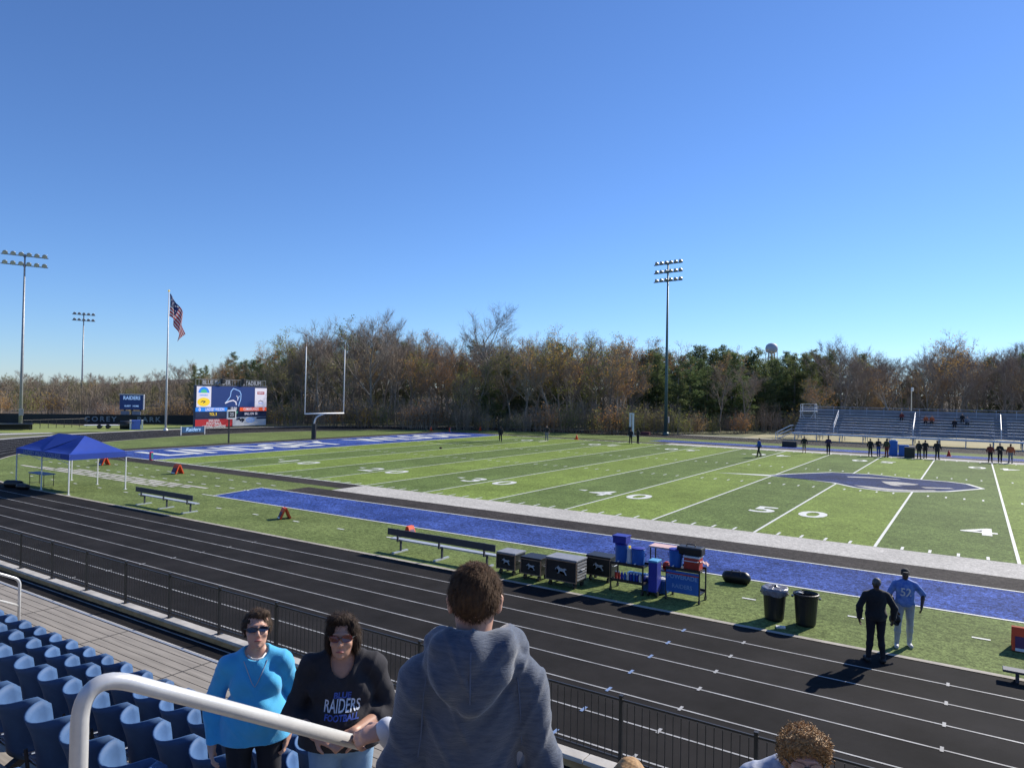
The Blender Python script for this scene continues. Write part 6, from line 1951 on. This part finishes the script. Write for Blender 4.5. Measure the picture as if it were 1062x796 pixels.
# --- the two men by the track
G1 = G(908, 686); G2 = G(938, 670)
person('man in a black tracksuit standing on the track edge with his back to the camera', 1.82, (float(G1[0]), float(G1[1]), .006), R(203), M_skin3, M_black_cloth, M_pants, hair=mat('hair_cropped_grey', (.10, .09, .085), .6, .3, 40), hairstyle='short', vox=.013, bw=1.18, belly=.06, infl=.022, top_name='jacket', hem=.86,
       pose=dict(ankleL=(.14, .0, .08), ankleR=(-.14, .02, .08), elbowL=(.33, .04, 1.12), elbowR=(-.33, .04, 1.12), wristL=(.31, -.02, .86), wristR=(-.33, -.02, .88)))
b2 = person('football player in a blue jersey and pale grey trousers talking to the man in black', 1.80, (float(G2[0]), float(G2[1]), .006), R(12), M_skin3, M_jersey, M_greypants, M_shoew, hair=M_hairdk, hairstyle='short', vox=.013, bw=1.15, sleeves='short', infl=.018, top_name='jersey', hem=.88, cap=M_black_cloth,
       pose=dict(ankleL=(.10, .05, .08), ankleR=(-.16, -.08, .08), kneeR=(-.14, -.08, .49), elbowL=(.36, .06, 1.15), wristL=(.30, -.14, .93), elbowR=(-.30, .02, 1.12), wristR=(-.20, -.22, .86)))
chest_text(b2[5], '52', .26, 0, 1.27, M_white2, bold=.004, sx=.9)
m = MB(); m.box((0, 0, 0), (.03, .03, .03))
o = sdf_obj('helmet', [('e', (0, 0, .0), (.115, .13, .12), None), ('e', (0, -.07, -.06), (.08, .06, .06), None)], M_black_cloth, .016, subtract=[('e', (0, -.11, -.03), (.08, .09, .06))])
hw = Matrix.Rotation(R(12), 3, 'Z') @ (b2[1]['wristR']) + V((float(G2[0]), float(G2[1]), 0)); o.location = (hw.x - .02, hw.y - .02, hw.z - .24); o.rotation_euler = (.2, .3, 1.0)
tag(o, 'black football helmet held low in the hand of the player in blue', 'helmet')

# --- people along the far side
SIT = dict(kneeL=(.12, -.42, .92), kneeR=(-.12, -.42, .92), ankleL=(.12, -.40, .50), ankleR=(-.12, -.40, .50), wristL=(.10, -.34, .98), wristR=(-.10, -.34, .98))
WALK = dict(kneeL=(.09, -.14, .50), ankleL=(.09, -.20, .10), kneeR=(-.09, .06, .50), ankleR=(-.09, .26, .13), wristL=(.24, .12, .88), wristR=(-.26, -.18, .92))
IDLE = dict(ankleL=(.13, 0, .08), ankleR=(-.13, .02, .08))
CROSS = dict(elbowL=(.26, -.04, 1.12), wristL=(.02, -.20, 1.18), elbowR=(-.26, -.04, 1.12), wristR=(-.02, -.19, 1.14))
FAR = [(519, 458.2, 'person in black walking alone near the far goal line corner', M_black_cloth, M_pants, WALK, 40), (567, 456.8, 'person in black standing alone beyond the goal line, right of the first', M_black_cloth, M_greysh, IDLE, 10),
       (654, 460, 'leftmost person in navy at the foot of the white training frame', M_pants, M_pants, IDLE, 200), (661.5, 460, 'person with a white sleeve right at the foot of the white training frame', M_black_cloth, M_pants, CROSS, 150),
       (787, 474, 'person in dark blue walking on the field in front of the bleacher stairs', M_bluesh, M_pants, WALK, -50), (834, 469.6, 'person in a black top and shorts at the far sideline below the scaffold', M_black_cloth, M_khaki, IDLE, 0),
       (859, 471.4, 'person in a purple-black top standing alone at the far sideline', mat('shirt_plum', (.05, .03, .07), .9, .2, 6), M_pants, CROSS, 20),
       (902.5, 473.2, 'leftmost person of the trio by the blue coolers, all in black', M_black_cloth, M_pants, IDLE, 170), (911, 473, 'middle person of the trio by the blue coolers, with blue trousers', M_black_cloth, M_bluesh, CROSS, 30),
       (919.5, 474, 'right person of the trio by the blue coolers, with a dark olive top', mat('shirt_olive', (.05, .05, .03), .9, .2, 6), M_maroon, IDLE, -30),
       (953, 475.6, 'person in black just right of the trestle table at the far sideline', M_black_cloth, M_pants, IDLE, 160), (959.5, 475.4, 'person in a black coat beside the one at the trestle table', M_black_cloth, M_pants, CROSS, 190),
       (972, 476.4, 'broad person in navy standing apart right of the trestle table', M_pants, M_pants, IDLE, 20),
       (1027, 479.6, 'broad person in a maroon shirt left of the three at the far right', M_maroon, M_pants, IDLE, 10), (1037, 479.8, 'middle person of the three at the far right, in black', M_black_cloth, M_pants, CROSS, 0),
       (1048, 480.3, 'rightmost far person in an orange-red shirt and grey trousers', M_orsh, M_greysh, IDLE, -20)]
for i, (u, v, lab, tp, bt, ps, rz_) in enumerate(FAR):
    g_ = G(u, v)
    person(lab, 1.80 + .05 * math.sin(i * 2.3), (float(g_[0]), float(g_[1]), .02), R(rz_), M_skin if i % 3 else M_skin3, tp, bt, hair=M_hairdk, hairstyle='short', pose=ps, vox=.028, detail=False, bw=1.12 + .08 * math.sin(i * 1.7), shorts=(u == 834), infl=.016, foldamp=0)
for (u, v, k, lab, tp) in ((960, 436.5, 4, 'left spectator in orange seated high in the bleachers', M_orsh), (966.5, 436.5, 4, 'right spectator in orange seated high in the bleachers', M_orsh), (998, 432, 5, 'spectator in black seated at the top of the bleachers', M_black_cloth),
                           (1003, 434, 4, 'spectator in grey seated one row below the one in black', M_greysh), (990, 440, 3, 'spectator in dark clothes seated low in the middle of the bleachers', M_pants), (935, 431.5, 5, 'spectator in maroon seated at the top of the bleachers left of the aisle', M_maroon)):
    y = BY + .95 + k * .72 + .22; x = float(PY(u, 440, y)[0]); zz = 1.18 + k * .34 + .445
    person(lab, 1.75, (x, y + .1, zz - .93), R(0), M_skin, tp, M_pants, hair=M_hairdk, pose=SIT, vox=.03, detail=False, infl=.016, foldamp=0)
# nothing left unlabelled among unused prototypes
for P in T_bare + T_aut + T_olv + T_pine + T_shr:
    if P.name not in used:
        for c in list(bpy.data.objects):
            if c.parent == P: bpy.data.objects.remove(c)
        bpy.data.objects.remove(P)
